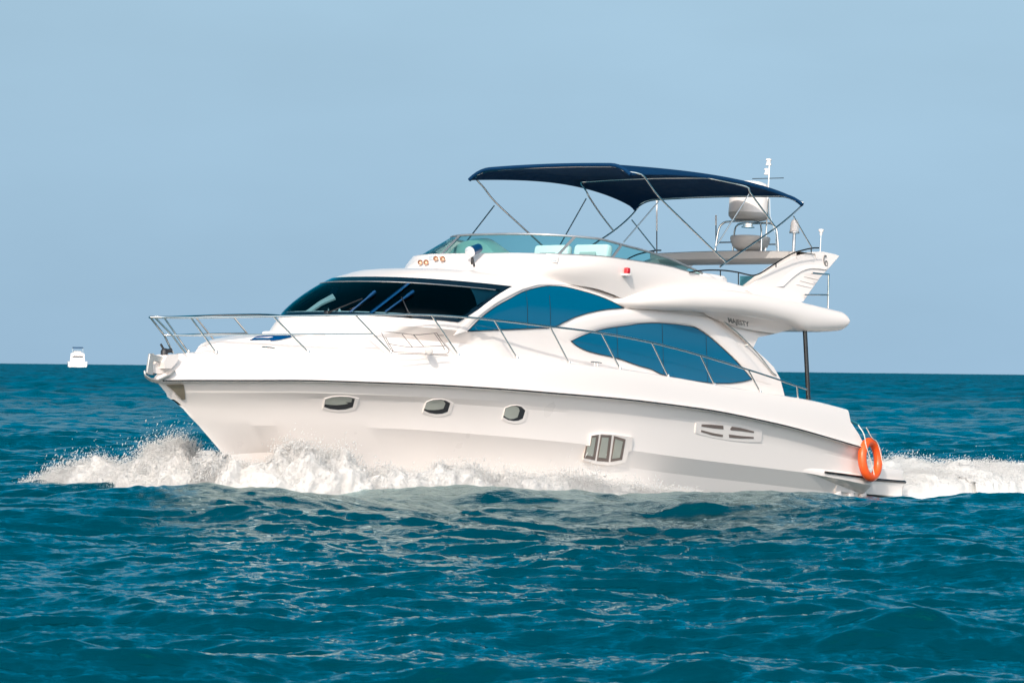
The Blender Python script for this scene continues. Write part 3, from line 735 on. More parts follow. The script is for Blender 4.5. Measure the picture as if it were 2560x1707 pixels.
# ---------------- radar arch
AW = [(1868, 719), (1905, 690), (1940, 666), (1981, 644), (2022, 630.5), (2057.5, 629), (2090, 636), (2099.7, 640), (2074, 670), (2052, 693), (2025, 731), (2010, 753), (1990, 760), (1900, 742), (1862, 724)]
for sg in (1, -1):
    a_ = MB(); o1 = []
    for u, v_ in AW:
        y = np.interp(v_, [630, 755], [1.68, 1.92]); p = aty(u, v_, y); o1.append(np.array([p[0], sg * y, p[2]]))
    slab(a_, o1, [p - np.array([0, sg * .17, 0]) for p in o1]); wl = a_.build('radar_arch', 'gel', yacht, 30)
    bev = wl.modifiers.new('bevel', 'BEVEL'); bev.width = .025; bev.segments = 3; bev.limit_method = 'ANGLE'
    # raised arc moulding and louvres on the outer face
    rc = MB(); arc = [(1940, 716), (1953, 700), (1968, 685), (1985, 673), (2003, 665.5), (2025, 662), (2050, 663), (2070, 667)]; arc2 = [(1958, 716), (1972, 702), (1986, 690), (2000, 680), (2015, 673.5), (2030, 671), (2050, 672), (2066, 674)]
    def onface(u, v_, off):
        y = np.interp(v_, [630, 755], [1.68, 1.92]) + off; p = aty(u, v_, y); return np.array([p[0], sg * y, p[2]])
    A1 = smooth_path([onface(u, v_, .004) for u, v_ in arc], 4); A2 = smooth_path([onface(u, v_, .03) for u, v_ in arc2], 4); A3 = smooth_path([onface(u + 3, v_ + 1, .004) for u, v_ in arc2], 4)
    v, f = grid([A1, A2, A3]); rc.add(v, f); rc.build('arch_moulding', 'gel', wl, 30)
    for k, (u0, v0, u1, v1) in enumerate(((2009, 691, 2044, 699), (1999, 701.5, 2037, 711), (1990, 710.5, 2028, 719.5))):
        lv = MB(); q0, q1 = onface(u0, v0, .005), onface(u1, v1, .005); tube(lv, [q0, q1], .009, 6); lv.build('louvre', 'gel', wl)
    em = MB(); cc = onface(2064, 652, .012)
    ex = np.array([-1.0, 0, 0]); ez = np.array([0, -.12 * sg, 1.0])
    cur = [cc + ex * .055 * math.cos(t) * s_ + ez * .10 * math.sin(t) for t, s_ in [(q, 1.0) for q in np.linspace(.9, 4.9, 16)]]
    cur2 = [cc + ez * -.05 + ex * .02 + ex * .035 * math.cos(t) + ez * .05 * math.sin(t) for t in np.linspace(0, 2 * math.pi, 13)[:-1]]
    tube(em, cur, .011, 6); tube(em, cur2, .010, 6, True); em.build('emblem', 'letter', wl)
xbm = float(aty(1990, 640, 1.6)[0])
cbm = MB(); zt_ = aty(1985, 629, 1.6)[2]; zb_ = aty(1960, 650, 1.6)[2]
def beam_sec(y):
    k = 1 - (y / 1.72) ** 2
    return [(xbm + .16, y, zt_ - .02 + .03 * k), (xbm + .10, y, zt_ + .03 * k), (xbm - .45, y, zt_ + .03 * k), (xbm - .5, y, zb_ + .05), (xbm - .42, y, zb_), (xbm + .06, y, zb_ + .01), (xbm + .15, y, zb_ + .06)]
v, f = grid([beam_sec(y) for y in np.linspace(-1.72, 1.72, 17)], True); cbm.add(v, f)
beam = cbm.build('arch_beam', 'grey', yacht, 30)
ztop = zt_ + .03
# radome on its frame, lower dish, masts
def ctr(u, v, x): return atx(u, v, x)
rdx = xbm - .15
c0 = atx(1873, 500, rdx); yk = c0[1]
def zat(v, u=1873, x=None): return atx(u, v, rdx if x is None else x)[2]
pxm = 131.0
rad = 50.0 / pxm
rd = MB(); zt1, zb1 = zat(453), zat(552)
lathe(rd, [(.02, zt1 + .00), (rad * .55, zt1 - .015), (rad * .85, zt1 - .06), (rad * .95, zt1 - .13), (rad * .975, zt1 - .25), (rad, zb1 + .14)], (rdx, yk, 0), 40)
radome = rd.build('radome', 'dome', yacht, 50)
rdb = MB(); lathe(rdb, [(rad, zb1 + .139), (rad * .985, zb1 + .08), (rad * .85, zb1 + .02), (rad * .6, zb1), (.05, zb1)], (rdx, yk, 0), 40); rdb.build('radome_base', 'grey', radome, 50)
fm = MB(); zf = zat(556)
for sx in (-1, 1):
    for sy in (-1, 1):
        px_, py_ = rdx + sx * .22, yk + sy * .40
        tube(fm, smooth_path([(px_ + sx * .06, py_ + sy * .14, ztop - .02), (px_ + sx * .03, py_ + sy * .10, zf - .16), (px_, py_ + sy * .02, zf - .03), (px_ - sx * .02, py_ - sy * .12, zf), (px_ - sx * .02, yk, zf)], 6), .019, 8)
    tube(fm, [(rdx + sx * .25, yk - .5, ztop + .16), (rdx + sx * .25, yk + .5, ztop + .16)], .014, 6)
frame = fm.build('radome_frame', 'steel', yacht, 60)
mt = MB(); lathe(mt, [(.10, zat(559)), (.10, zat(566)), (.13, zat(567)), (.13, zat(569))], (rdx, yk, 0), 16); mt.build('radome_mount', 'steel', radome)
ds = MB(); zt2, zb2 = zat(592), zat(627)
c2 = atx(1875, 610, rdx)
lathe(ds, [(.05, zb2 - .005), (rad * .62, zb2), (rad * .86, zb2 + .07), (rad * .98, zb2 + .18), (rad, zt2 - .03), (rad * .96, zt2), (rad * .6, zt2 + .015), (.03, zt2 + .02)], (rdx, c2[1], 0), 36)
radar = ds.build('radar_scanner', 'grey', yacht, 50)
# light mast
ml = MB(); c = atx(1921, 470, rdx - .1); mx_, my = rdx - .1, c[1]
zz = lambda v: atx(1921, v, mx_)[2]
tube(ml, [(mx_, my, ztop), (mx_, my, zz(402))], .016, 8); mast = ml.build('light_mast', 'steel', yacht)
for (u, va, vb) in ((1922, 398, 414), (1918, 422, 437)):
    yy = atx(u, va, mx_)[1]
    q = MB(); lathe(q, [(.055, zz(vb)), (.055, zz(vb) + .03), (.04, zz(vb) + .032), (.04, zz(va) - .03), (.055, zz(va) - .028), (.055, zz(va)), (.01, zz(va) + .01)], (mx_, yy, 0), 14); q.build('mast_light', 'dome', mast, 40)
q = MB(); yy0, yy1 = atx(1881, 446, mx_)[1], atx(1959, 446, mx_)[1]
tube(q, [(mx_, yy0, zz(446)), (mx_, yy1, zz(446.5))], .008, 6); q.build('crosstree', 'darksteel', mast)
q = MB(); tube(q, [atx(1924, 497, mx_), atx(1925, 540, mx_), atx(1940, 590, mx_), (mx_, atx(1942, 600, mx_)[1], ztop)], .012, 6); q.build('mast_stay', 'steel', mast)
# gps dome, small antenna, whip antennas
g_ = MB(); gx = xbm - .2; c = atx(1987, 560, gx); zg = lambda v: atx(1987, v, gx)[2]
lathe(g_, [(.02, zg(549)), (.05, zg(550)), (.075, zg(557)), (.082, zg(572)), (.088, zg(579))], (gx, c[1], 0), 20); gps = g_.build('satellite_dome', 'dome', yacht, 50)
q = MB(); lathe(q, [(.088, zg(578.5)), (.10, zg(580)), (.10, zg(583)), (.03, zg(584)), (.03, ztop)], (gx, c[1], 0), 16); q.build('dome_post', 'alu', gps, 40)
q = MB(); c = aty(2052, 600, 1.60); za = lambda v: aty(2052, v, 1.60)[2]
lathe(q, [(.014, za(630)), (.014, za(588))], (c[0], 1.60, 0), 10); ga = q.build('mushroom_antenna', 'steel', yacht)
q = MB(); lathe(q, [(.02, za(588)), (.028, za(581)), (.055, za(576)), (.05, za(573.5)), (.01, za(573))], (c[0], 1.60, 0), 16); q.build('antenna_head', 'dome', ga, 50)
for (u, v0, v1, v2, x_) in ((1642, 496, 578, 634, xbm + .05), (1790, 538, 563, 628, xbm + .1)):
    q = MB(); tube(q, [atx(u, v0, x_), atx(u, v1, x_)], .016, 8); an = q.build('whip_antenna', 'dome', yacht)
    q = MB(); tube(q, [atx(u, v1, x_), atx(u, v2, x_)], .011, 8); q.build('antenna_stem', 'darksteel', an)

# ---------------- flybridge windscreen
def fw_pt(t, k):
    """t 0 centre front .. 1 aft end on the port side; k 0 base .. 1 top"""
    TH = pchip([0, .38, .62, 1.0], [0, .62, 1.12, math.pi / 2])
    t_ = abs(t); sg_ = 1 if t >= 0 else -1
    if t_ < .72:
        th = t_ / .72 * math.pi / 2
        xb, yb = -.75 + 2.45 * max(0, math.cos(th)) ** (2 / 2.8), 1.76 * math.sin(th) ** (2 / 2.8)
        xt, yt = -1.15 + 2.05 * max(0, math.cos(th)) ** (2 / 2.8), 1.66 * math.sin(th) ** (2 / 2.8)
    else:
        q = (t_ - .72) / .28; xb, yb = -.75 - 2.05 * q, 1.76 + .04 * q; xt, yt = -1.15 - 1.75 * q, 1.66 + .14 * q
    zb = FT_(xb) + .015; zt = 4.49 if t_ < .55 else 4.49 - (4.49 - FT_(xt) - .05) * ((t_ - .55) / .45) ** 1.3
    return np.array([xb + (xt - xb) * k, sg_ * (yb + (yt - yb) * k), zb + (zt - zb) * k])
def fw_t(u, v, k):
    o, d = None, None; best = None
    for t in np.linspace(-.45, 1, 600):
        p = fw_pt(t, k); w = to_world(p) - CAM; uu = W_PX / 2 + F_PX * (w @ rt) / (w @ fwd)
        if best is None or abs(uu - u) < best[0]: best = (abs(uu - u), t)
    return best[1]
tm1 = .30; tm2 = .66
fs = MB(); rows_ = [[fw_pt(t, k) for t in np.linspace(0, 1, 70)] for k in (.02, .5, .98)]
fs.add(*grid(rows_)).mirror(); fgl = fs.build('flybridge_windscreen', 'flyglass', yacht, 50)
ff = MB()
tube(ff, [fw_pt(t, 1.0) for t in np.linspace(0, 1, 70)], .021, 8); ff.mirror(); ff.build('top_frame', 'alu', fgl)
ff = MB(); tube(ff, [fw_pt(t, 0.0) for t in np.linspace(0, 1, 70)], .017, 8); ff.mirror(); ff.build('bottom_frame', 'alu', fgl)
for (ub, ut) in ((1106, 1150), (1397, 1438), (1530, 1554)):
    tb, tt = fw_t(ub, 636, 0), fw_t(ut, 587, 1)
    for sg in ((1, -1) if ub > 1500 else (1,)):
        p0, p1 = fw_pt(tb, 0), fw_pt(tt, 1); dd = fw_pt(tb + .012, 0) - fw_pt(tb - .012, 0); dd = dd / np.linalg.norm(dd) * .033
        nn_ = np.cross(dd, p1 - p0); nn_ = nn_ / np.linalg.norm(nn_) * .012
        q = MB(); o1 = [p0 - dd - nn_, p0 + dd - nn_, p1 + dd - nn_, p1 - dd - nn_]; o2 = [p + 2 * nn_ for p in o1]
        fx = lambda P: [np.array([a[0], a[1] * sg, a[2]]) for a in P]
        slab(q, fx(o1), fx(o2)); q.build('mullion', 'alu', fgl)

# ---------------- flybridge seats and console
for (x, y) in ((-1.05, -.20), (-1.05, .72)):
    s_ = MB(); box(s_, (x, y, 4.09), (.2, .78, .80), (0, R(-8), 0), .07); box(s_, (x + .3, y, 3.85), (.5, .66, .2), None, .05)
    seat = s_.build('helm_seat', 'cream', yacht, 50)
    h_ = MB(); box(h_, (x + .115, y, 4.30), (.03, .36, .09), (0, R(-8), 0), .01); h_.build('seat_handle', 'grey', seat, 40)
cn = MB(); rows_ = []
for y in np.linspace(-.9, .25, 18):
    k = 1 - abs((y + .33) / .58) ** 2.4; k = max(k, 0)
    rows_.append([(1.05, y, 4.05), (1.0, y, 4.08 + .30 * k), (.75, y, 4.14 + .31 * k), (.45, y, 4.10 + .22 * k), (.35, y, 3.9)])
cn.add(*grid(rows_)); cn.build('helm_console', 'gel', yacht, 40)
q = MB(); box(q, (-2.9, -1.0, 4.02), (1.7, .9, .5), None, .1); q.build('lounge_seat', 'cream', yacht, 50)
q = MB(); box(q, (-3.6, 1.18, 3.98), (1.1, .6, .42), None, .1); q.build('lounge_seat', 'cream', yacht, 50)
q = MB(); box(q, (-2.6, -.1, 4.25), (.9, .55, .05), None, .02); lathe(q, [(.05, 3.7), (.05, 4.24)], (-2.6, -.1, 0), 10); q.build('flybridge_table', 'blueblade', yacht, 40)

# ---------------- bimini
bim = bpy.data.objects.new('bimini', None); COL.objects.link(bim); bim.parent = yacht
bimini_root = bim
XF, XR, YH = -.62, -5.62, 1.93
def can_z(s, q):   # s 0 front .. 1 rear, q -1..1 across
    z = 5.80 + .10 * math.sin(math.pi * s) ** .8
    return z - .03 * q * q
def can_pt(s, q, low=0.0):
    yh = 1.86 + .12 * s - .10 * math.sin(math.pi * s)      # cloth pulls in between the bows
    x = XF + (XR - XF) * s
    sh = max(0, abs(q) - .74) / .26
    z = can_z(s, q) - (.165 - .075 * math.sin(math.pi * s)) * sh ** 2.2 - low
    # rear and front hems wrap down round the end bows
    return np.array([x, yh * q, z])
def can_surface(low):
    rows_ = []
    for s in np.linspace(0, 1, 34):
        rows_.append([can_pt(s, q, low) for q in np.linspace(-1, 1, 41)])
    return rows_
def can_z(s, q):
    return 5.83 + .15 * max(0, math.sin(math.pi * s ** 1.45)) ** .6 - .02 * s + .045 * (1 - q * q)
top_ = can_surface(0); bot_ = can_surface(.02)
cv = MB(); cv.add(*grid(top_)); cv.add(*grid(bot_))
edge_t = top_[0] + [r[-1] for r in top_[1:]] + list(reversed(top_[-1][:-1])) + [r[0] for r in reversed(top_[1:-1])]
edge_b = bot_[0] + [r[-1] for r in bot_[1:]] + list(reversed(bot_[-1][:-1])) + [r[0] for r in reversed(bot_[1:-1])]
cv.add(*grid([edge_t + [edge_t[0]], edge_b + [edge_b[0]]]))
for s in (0.0, 1.0):      # sleeves round the end bows
    tube(cv, [can_pt(s, q, .01) for q in np.linspace(-1, 1, 41)], .035, 8)
canopy = cv.build('canopy', 'navy', bimini_root, 60)
def bow_side(pts, ys, r=.0165, name='canopy_bow'):
    out = []
    for sg in (1, -1):
        P = [aty(u, v, y) for (u, v), y in zip(pts, ys)]; P = [np.array([p[0], p[1] * sg, p[2]]) for p in P]
        out.append(P)
    return out
FB = [(1603, 436), (1622, 458), (1649, 494), (1715, 559), (1780, 622), (1815, 656)]
MBW = [(1856, 455), (1864, 466), (1875, 481), (1907, 525), (1939, 569)]
RB = [(2008, 508), (1983, 534), (1939, 570), (1870, 618), (1800, 667)]
def full_bow(pts, ys, s, qe=.93, low=.035):
    a_, b_ = bow_side(pts, ys); qq = 1.0
    cr = [can_pt(s, q, low) for q in np.linspace(qe, -qe, 25)]
    q_ = MB(); P = list(reversed(a_)) + cr + b_
    # round the shoulders
    tube(q_, smooth_path(P, 3), .0165, 8); q_.build('canopy_bow', 'steel', bimini_root, 60)
full_bow(FB, [1.90, 1.90, 1.90, 1.90, 1.90, 1.90], .004)
full_bow(MBW[1:], [1.86, 1.88, 1.90, 1.90], .56, .84, .075)
full_bow(RB, [1.94, 1.92, 1.9, 1.9, 1.9], .996)
for pts in ([(1646.5, 504), (1559, 606)], [(1872, 486), (1788, 620)], [(1984, 541), (2029, 618)]):
    for P in bow_side(pts, [1.90, 1.84]):
        q_ = MB(); tube(q_, P, .0125, 8); q_.build('canopy_strut', 'steel', bimini_root, 60)

# ---------------- handrail on the flybridge side and the stern rail of the flybridge
HR = [(1724, 681), (1745, 677.5), (1769, 675.5), (1795, 675.5), (1818, 677), (1845, 681), (1868, 686.5), (1885, 688.5), (1905, 681), (1940, 658), (1981, 634), (2010, 625), (2032, 620.5), (2047, 620)]
for sg in (1, -1):
    P = [np.array([p[0], sg * p[1], p[2]]) for p in aty_l(HR, 1.86)]
    q = MB(); tube(q, smooth_path(P, 4), .014, 8)
    for (u, v0, v1) in ((1801, 676, 690), (1846, 681, 712), (1940, 658, 668), (2028, 621, 632)):
        a_, b_ = aty(u, v0, 1.86), aty(u, v1, 1.84); tube(q, [a_ * [1, sg, 1], b_ * [1, sg, 1]], .011, 6)
    q.build('coaming_handrail', 'darksteel', yacht, 60)
    q = MB(); y_ = 1.95
    P = [aty(2030, 683, y_), aty(2072, 686, y_), aty(2070.5, 770, y_)]; P = [p * [1, sg, 1] for p in P]; tube(q, P, .02, 8)
    P = [aty(2010, 737, y_) * [1, sg, 1], aty(2071, 737, y_) * [1, sg, 1]]; tube(q, P, .014, 8)
    q.build('stern_handrail', 'steel', yacht, 60)
q = MB(); y_ = 1.60
o1 = [aty(1853, 690, y_), aty(1889, 690, y_), aty(1868, 722, y_), aty(1853, 722, y_)]
slab(q, o1, [p - np.array([0, .03, 0]) for p in o1]); q.build('gate_panel', 'lining', yacht, 30)
# pillar under the wing, grab rails on the cabin pillar
for sg in (1, -1):
    q = MB(); tube(q, [aty(2012, 822, 2.05) * [1, sg, 1], aty(2021, 999, 2.08) * [1, sg, 1]], .042, 14); pl = q.build('wing_pillar', 'darksteel', yacht, 60)
    q = MB(); P = [aty(u, v, 1.84) * [1, sg, 1] for u, v in ((1801, 797), (1840, 829), (1872, 860), (1905, 897), (1929, 929), (1940, 938))]
    tube(q, smooth_path(P, 4), .013, 8)
    for k in (0, 2, 4): tube(q, [P[k], P[k] - np.array([-.03, .07 * sg, .03])], .011, 6)
    q.build('grab_rail', 'steel', yacht, 60)

# ---------------- guard rail
RT = [(9.02, .0, 2.40), (8.93, .13, 2.405), (8.44, .30, 2.44), (7.17, .88, 2.56), (5.79, 1.39, 2.69), (4.38, 1.79, 2.80), (3.08, 2.04, 2.82), (1.78, 2.18, 2.81), (.46, 2.24, 2.80), (-.93, 2.26, 2.74), (-2.35, 2.26, 2.62), (-3.81, 2.25, 2.46), (-5.37, 2.23, 2.27), (-5.72, 2.2, 2.23)]
BASE = [(7.84, .31, 1.92), (6.39, .96, 2.04), (4.96, 1.46, 2.14), (3.65, 1.79, 2.19), (2.4, 2.01, 2.23), (1.16, 2.13, 2.23), (-.15, 2.20, 2.23), (-1.52, 2.21, 2.18), (-2.9, 2.20, 2.115), (-4.29, 2.19, 2.08), (-5.50, 2.17, 2.04)]
gr = bpy.data.objects.new('guard_rail', None); COL.objects.link(gr); gr.parent = yacht
def mir(P): return [np.array([p[0], -p[1], p[2]]) for p in P]
half = smooth_path(RT[1:], 6)
q = MB(); tube(q, list(reversed(mir(half))) + [np.array(RT[0])] + half, .0185, 8); q.build('top_rail', 'steel', gr, 60)
mid_t = [(9.02 - .32, .0, 2.14)] + [tuple((np.array(RT[i + 2]) + np.array(BASE[i])) / 2) for i in range(3)]
hm = smooth_path([(8.62, .09, 2.145)] + mid_t[1:], 6)
q = MB(); tube(q, list(reversed(mir(hm))) + [np.array((8.70, 0, 2.14))] + hm, .0145, 8); q.build('middle_rail', 'steel', gr, 60)
for i, b_ in enumerate(BASE):
    tp = RT[i + 2]
    if i == 10: tp = (-5.37, 2.23, 2.27)
    for sg in (1, -1):
        q = MB(); tube(q, [(tp[0], sg * tp[1], tp[2]), (b_[0], sg * b_[1], b_[2])], .0145, 8)
        lathe(q, [(.03, 0), (.03, .012), (.02, .045)], (b_[0], sg * b_[1], b_[2] - .005), 10); q.build('stanchion', 'steel', gr, 60)
for sg in (1, -1):
    q = MB(); tube(q, [(8.99, sg * .05, 2.40), (8.62, sg * .09, 2.14), (8.36, sg * .14, 1.88)], .0165, 8); q.build('stanchion', 'steel', gr, 60)

# fender basket hung on the guard rail
def rl(u, v, y0=1.72): return aty(u, v, np.interp(u, [940, 1150], [1.72, 1.98]))
C2 = lambda x, y: (640 + x * .2723, 640 + y * .2723)
q = MB()
for ln in ([(1145, 690), (1300, 705), (1460, 722), (1560, 716), (1660, 706)], [(1150, 700), (1180, 760), (1240, 860), (1290, 885)], [(1190, 745), (1225, 810), (1260, 870)],
           [(1215, 805), (1330, 825), (1430, 838), (1540, 832), (1740, 822)], [(1340, 715), (1435, 836)], [(1445, 720), (1540, 832)], [(1660, 708), (1720, 800), (1765, 850), (1770, 880), (1745, 898)],
           [(1640, 712), (1700, 800), (1735, 860)], [(1290, 882), (1450, 888), (1600, 896), (1745, 898)], [(1300, 895), (1600, 905), (1765, 912)], [(1665, 728), (1725, 728)]):
    tube(q, smooth_path([rl(*C2(*p)) for p in ln], 4), .0048, 6)
basket = q.build('fender_basket', 'darksteel', gr, 60)
q = MB(); c = rl(*C2(1588, 872)); lathe(q, [(.03, -.10), (.06, -.09), (.065, 0), (.06, .09), (.03, .10)], tuple(c + np.array([0, 0, .0])), 16, (.75, .65, 0)); q.build('fender_roll', 'grey', basket, 50)

# ---------------- details seated on the hull surface
from mathutils.bvhtree import BVHTree
dg = bpy.context.evaluated_depsgraph_get()
def bvh(o):
    me = o.data; return BVHTree.FromPolygons([v.co[:] for v in me.vertices], [list(p.vertices) for p in me.polygons])
TH, TD, TW, TF = bvh(hull), bvh(deck), bvh(cabin), bvh(fly)
_pv, _pf = ws_patch(0, 1, -.03, 1.03, .012); _o = len(_pv)
TWS = BVHTree.FromPolygons([tuple(p) for p in _pv] + [(x, -y, z) for x, y, z in _pv], [list(q_) for q_ in _pf] + [[i + _o for i in q_] for q_ in _pf])
def hit(tree, u, v, off=0.0):
    o, d = ray(u, v); d = Vector(d).normalized(); p, n, i, dist = tree.ray_cast(Vector(o), d)
    if p is None: return None
    if n.dot(d) > 0: n = -n
    return np.array(p + n * off)
def proj_panel(tree, pts, off, depth, sm=False):
    P = [hit(tree, u, v, off) for u, v in pts]; Q = [hit(tree, u, v, -depth) for u, v in pts]
    ok = [i for i in range(len(P)) if P[i] is not None and Q[i] is not None]
    return [P[i] for i in ok], [Q[i] for i in ok]
def both(fn):
    for sg in (1, -1): fn(sg)
def sgn(P, sg): return [p * np.array([1, sg, 1]) for p in P]
C8 = lambda x, y: (1100 + x * .2723, 860 + y * .2723)
C7 = lambda x, y: (1700 + x * .2723, 860 + y * .2723)
PORTS = [([C2(*p) for p in ((608, 1398), (628, 1305), (690, 1287), (770, 1281), (850, 1284), (945, 1302), (912, 1405), (830, 1425), (750, 1430), (680, 1420))],
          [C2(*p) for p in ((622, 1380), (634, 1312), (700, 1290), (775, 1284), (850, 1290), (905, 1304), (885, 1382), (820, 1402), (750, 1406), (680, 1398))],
          [C2(*p) for p in ((628, 1352), (638, 1312), (700, 1291), (775, 1285), (840, 1290), (880, 1303), (868, 1340), (810, 1354), (740, 1362), (680, 1360))]),
         ([C2(*p) for p in ((1525, 1435), (1560, 1335), (1620, 1312), (1690, 1308), (1750, 1318), (1810, 1345), (1780, 1445), (1720, 1466), (1650, 1470), (1590, 1460))],
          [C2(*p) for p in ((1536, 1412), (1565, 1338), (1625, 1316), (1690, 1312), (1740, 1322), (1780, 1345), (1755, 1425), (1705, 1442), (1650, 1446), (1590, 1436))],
          [C2(*p) for p in ((1540, 1396), (1567, 1340), (1625, 1318), (1680, 1314), (1720, 1322), (1735, 1345), (1715, 1395), (1670, 1405), (1620, 1408), (1570, 1405))]),
         ([C8(*p) for p in ((566, 690), (596, 582), (650, 562), (700, 557), (750, 566), (806, 602), (780, 700), (735, 722), (680, 728), (620, 716))],
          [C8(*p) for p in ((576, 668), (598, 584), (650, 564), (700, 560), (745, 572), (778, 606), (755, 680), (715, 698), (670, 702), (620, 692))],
          [C8(*p) for p in ((580, 652), (600, 586), (650, 566), (690, 564), (715, 576), (725, 606), (705, 668), (670, 682), (635, 684), (605, 672))])]
for outer, recess_shade, pane in PORTS:
    for sg in (1, -1):
        q = MB(); a_, b_ = proj_panel(TH, outer, .012, .02); slab(q, sgn(a_, sg), sgn(b_, sg)); fr_ = q.build('porthole', 'gel', yacht, 40)
        q = MB(); a_, b_ = proj_panel(TH, recess_shade, .016, .0); slab(q, sgn(a_, sg), sgn(b_, sg)); q.build('porthole_recess_shade', 'black', fr_, 40)  # dark ring, wider at right and bottom, paints the shade of the recess
        q = MB(); a_, b_ = proj_panel(TH, pane, .020, .0); slab(q, sgn(a_, sg), sgn(b_, sg)); q.build('porthole_pane', 'bottle', fr_, 40)
SQ = [(1388, 838), (1490, 822), (1620, 832), (1772, 856), (1764, 975), (1732, 985), (1706, 1082), (1640, 1100), (1540, 1112), (1430, 1100), (1318, 1065), (1345, 930), (1376, 930)]
PANES = [[(1400, 846), (1442, 838), (1408, 1048), (1330, 1034), (1350, 938), (1384, 938)], [(1486, 838), (1558, 842), (1530, 1066), (1448, 1056)], [(1608, 852), (1690, 880), (1655, 1056), (1572, 1068)]]
DARKS = [[(1396, 842), (1460, 832), (1424, 1066), (1324, 1046), (1346, 934), (1380, 934)], [(1478, 832), (1578, 836), (1548, 1080), (1440, 1072)], [(1600, 842), (1705, 874), (1672, 1062), (1566, 1080)]]
SH = [hit(TH, *C8(*p)) for p in SQ]; SC = np.mean(SH, 0)
_u, _s, _vt = np.linalg.svd(np.array(SH) - SC); SN = _vt[2] * (1 if _vt[2][1] > 0 else -1)
SD = max((p - SC) @ SN for p in SH + [hit(TH, *C8(*p)) for d in DARKS for p in d]) + .012
def on_plane(u, v, off):
    o, d = ray(u, v); t = ((SC - o) @ SN + SD + off) / (d @ SN); return o + d * t
for sg in (1, -1):
    q = MB(); slab(q, sgn([on_plane(*C8(*p), 0) for p in SQ], sg), sgn([p - SN * .06 for p in SH], sg)); sq = q.build('hull_window', 'gel', yacht, 30)
    for k in range(3):
        q = MB(); o1 = [on_plane(*C8(*p), .006) for p in DARKS[k]]; slab(q, sgn(o1, sg), sgn([p - SN * .02 for p in o1], sg)); q.build('window_frame', 'vent', sq, 30)
        q = MB(); o1 = [on_plane(*C8(*p), .012) for p in PANES[k]]; pc0 = np.mean(o1, 0); o1 = [pc0 + (p - pc0) * .84 for p in o1]; slab(q, sgn(o1, sg), sgn([p - SN * .02 for p in o1], sg)); q.build('window_pane', 'bottle', sq, 30)
VO = [(138, 815), (150, 722), (260, 712), (400, 718), (560, 742), (680, 770), (756, 798), (748, 900), (640, 900), (480, 888), (300, 858), (190, 832)]
VS = [[(200, 736), (290, 738), (398, 748), (400, 782), (300, 772), (198, 756)], [(460, 782), (478, 756), (560, 768), (680, 800), (678, 816), (560, 798), (470, 790)],
      [(195, 788), (300, 815), (395, 832), (394, 852), (300, 838), (195, 806)], [(450, 828), (560, 842), (678, 852), (676, 868), (560, 866), (452, 858)]]
VH = [hit(TH, *C7(*p)) for p in VO]; SC = np.mean(VH, 0)
_u, _s, _vt = np.linalg.svd(np.array(VH) - SC); SN = _vt[2] * (1 if _vt[2][1] > 0 else -1)
SD = max((p - SC) @ SN for p in VH + [hit(TH, *C7(*p)) for d in VS for p in d]) + .006
for sg in (1, -1):
    q = MB(); slab(q, sgn([on_plane(*C7(*p), 0) for p in VO], sg), sgn([p - SN * .05 for p in VH], sg)); vt = q.build('air_vent', 'gel', yacht, 40)
    for s_ in VS:
        q = MB(); o1 = [on_plane(*C7(*p), .005) for p in s_]; slab(q, sgn(o1, sg), sgn([p - SN * .02 for p in o1], sg)); q.build('vent_slot', 'vent', vt, 40)
C1 = lambda x, y: (300 + x * .2723, 700 + y * .2723)
for sg in (1,):
    q = MB(); a_, b_ = proj_panel(TH, [C1(*p) for p in ((425, 958), (555, 952), (583, 958), (592, 1010), (597, 1090), (570, 1090), (520, 1040), (460, 985))], .02, .01)
    if len(a_) > 3: slab(q, sgn(a_, sg), sgn(b_, sg)); q.build('stem_plate', 'plate', yacht, 40)
# nav light, flood lights, horns, searchlight
p = hit(TF, 1560, 682, .05)
if p is not None:
    q = MB(); box(q, p + np.array([0, .0, -.03]), (.12, .14, .04), None, .012); nl = q.build('navigation_light', 'gel', yacht)
    q = MB(); box(q, p + np.array([.0, .02, .045]), (.085, .085, .10), None, .015); q.build('red_lens', 'red', nl)
for (u, v) in ((1378.5, 647), (1085, 648)):
    p = hit(TF, u, v, .012)
    if p is not None:
        ang = math.atan2(.6, .8) if u > 1200 else 0
        q = MB(); box(q, p, (.06, .21, .15), (0, 0, R(52) if u > 1200 else R(0)), .015); fl_ = q.build('flood_light', 'gel', yacht)
        dv = np.array([math.cos(R(52)), math.sin(R(52)), 0]) if u > 1200 else np.array([1, 0, 0])
        q = MB(); box(q, p + dv * .028, (.02, .16, .10), (0, 0, R(52) if u > 1200 else 0), .008); q.build('light_lens', 'lens', fl_)
q0 = bpy.data.objects.new('air_horn', None); COL.objects.link(q0); q0.parent = yacht
for (u, v, r_) in ((1055, 663, .044), (1069, 663, .048), (1093, 654, .046), (1110, 655, .05)):
    p = hit(TF, u, v, .06)
    if p is None: p = aty(u, v, -.6)
    ax = np.array([.8, .35 if u > 1080 else .6, 0]); ax /= np.linalg.norm(ax)
    q = MB(); lathe(q, [(.012, -.22), (.014, -.10), (.022, -.03), (r_, .02), (r_ * .96, .026), (.02, -.02)], tuple(p), 18, tuple(ax));
    q.build('horn_trumpet', 'copper', q0, 50)
slp = hit(TF, 1182, 664, 0.0)
if slp is None: slp = aty(1182, 664, .2)
c = slp + np.array([.03, .0, .25]); ax = np.array([.93, .10, -.33]); ax /= np.linalg.norm(ax)
q = MB(); tube(q, [slp + np.array([0.02, .05, -.02]), c + np.array([0, 0, -.08])], [.02, .016], 8); tube(q, [slp + np.array([-.03, -.05, -.02]), c + np.array([0, 0, -.08])], [.02, .016], 8)
sch = q.build('searchlight', 'darksteel', yacht)
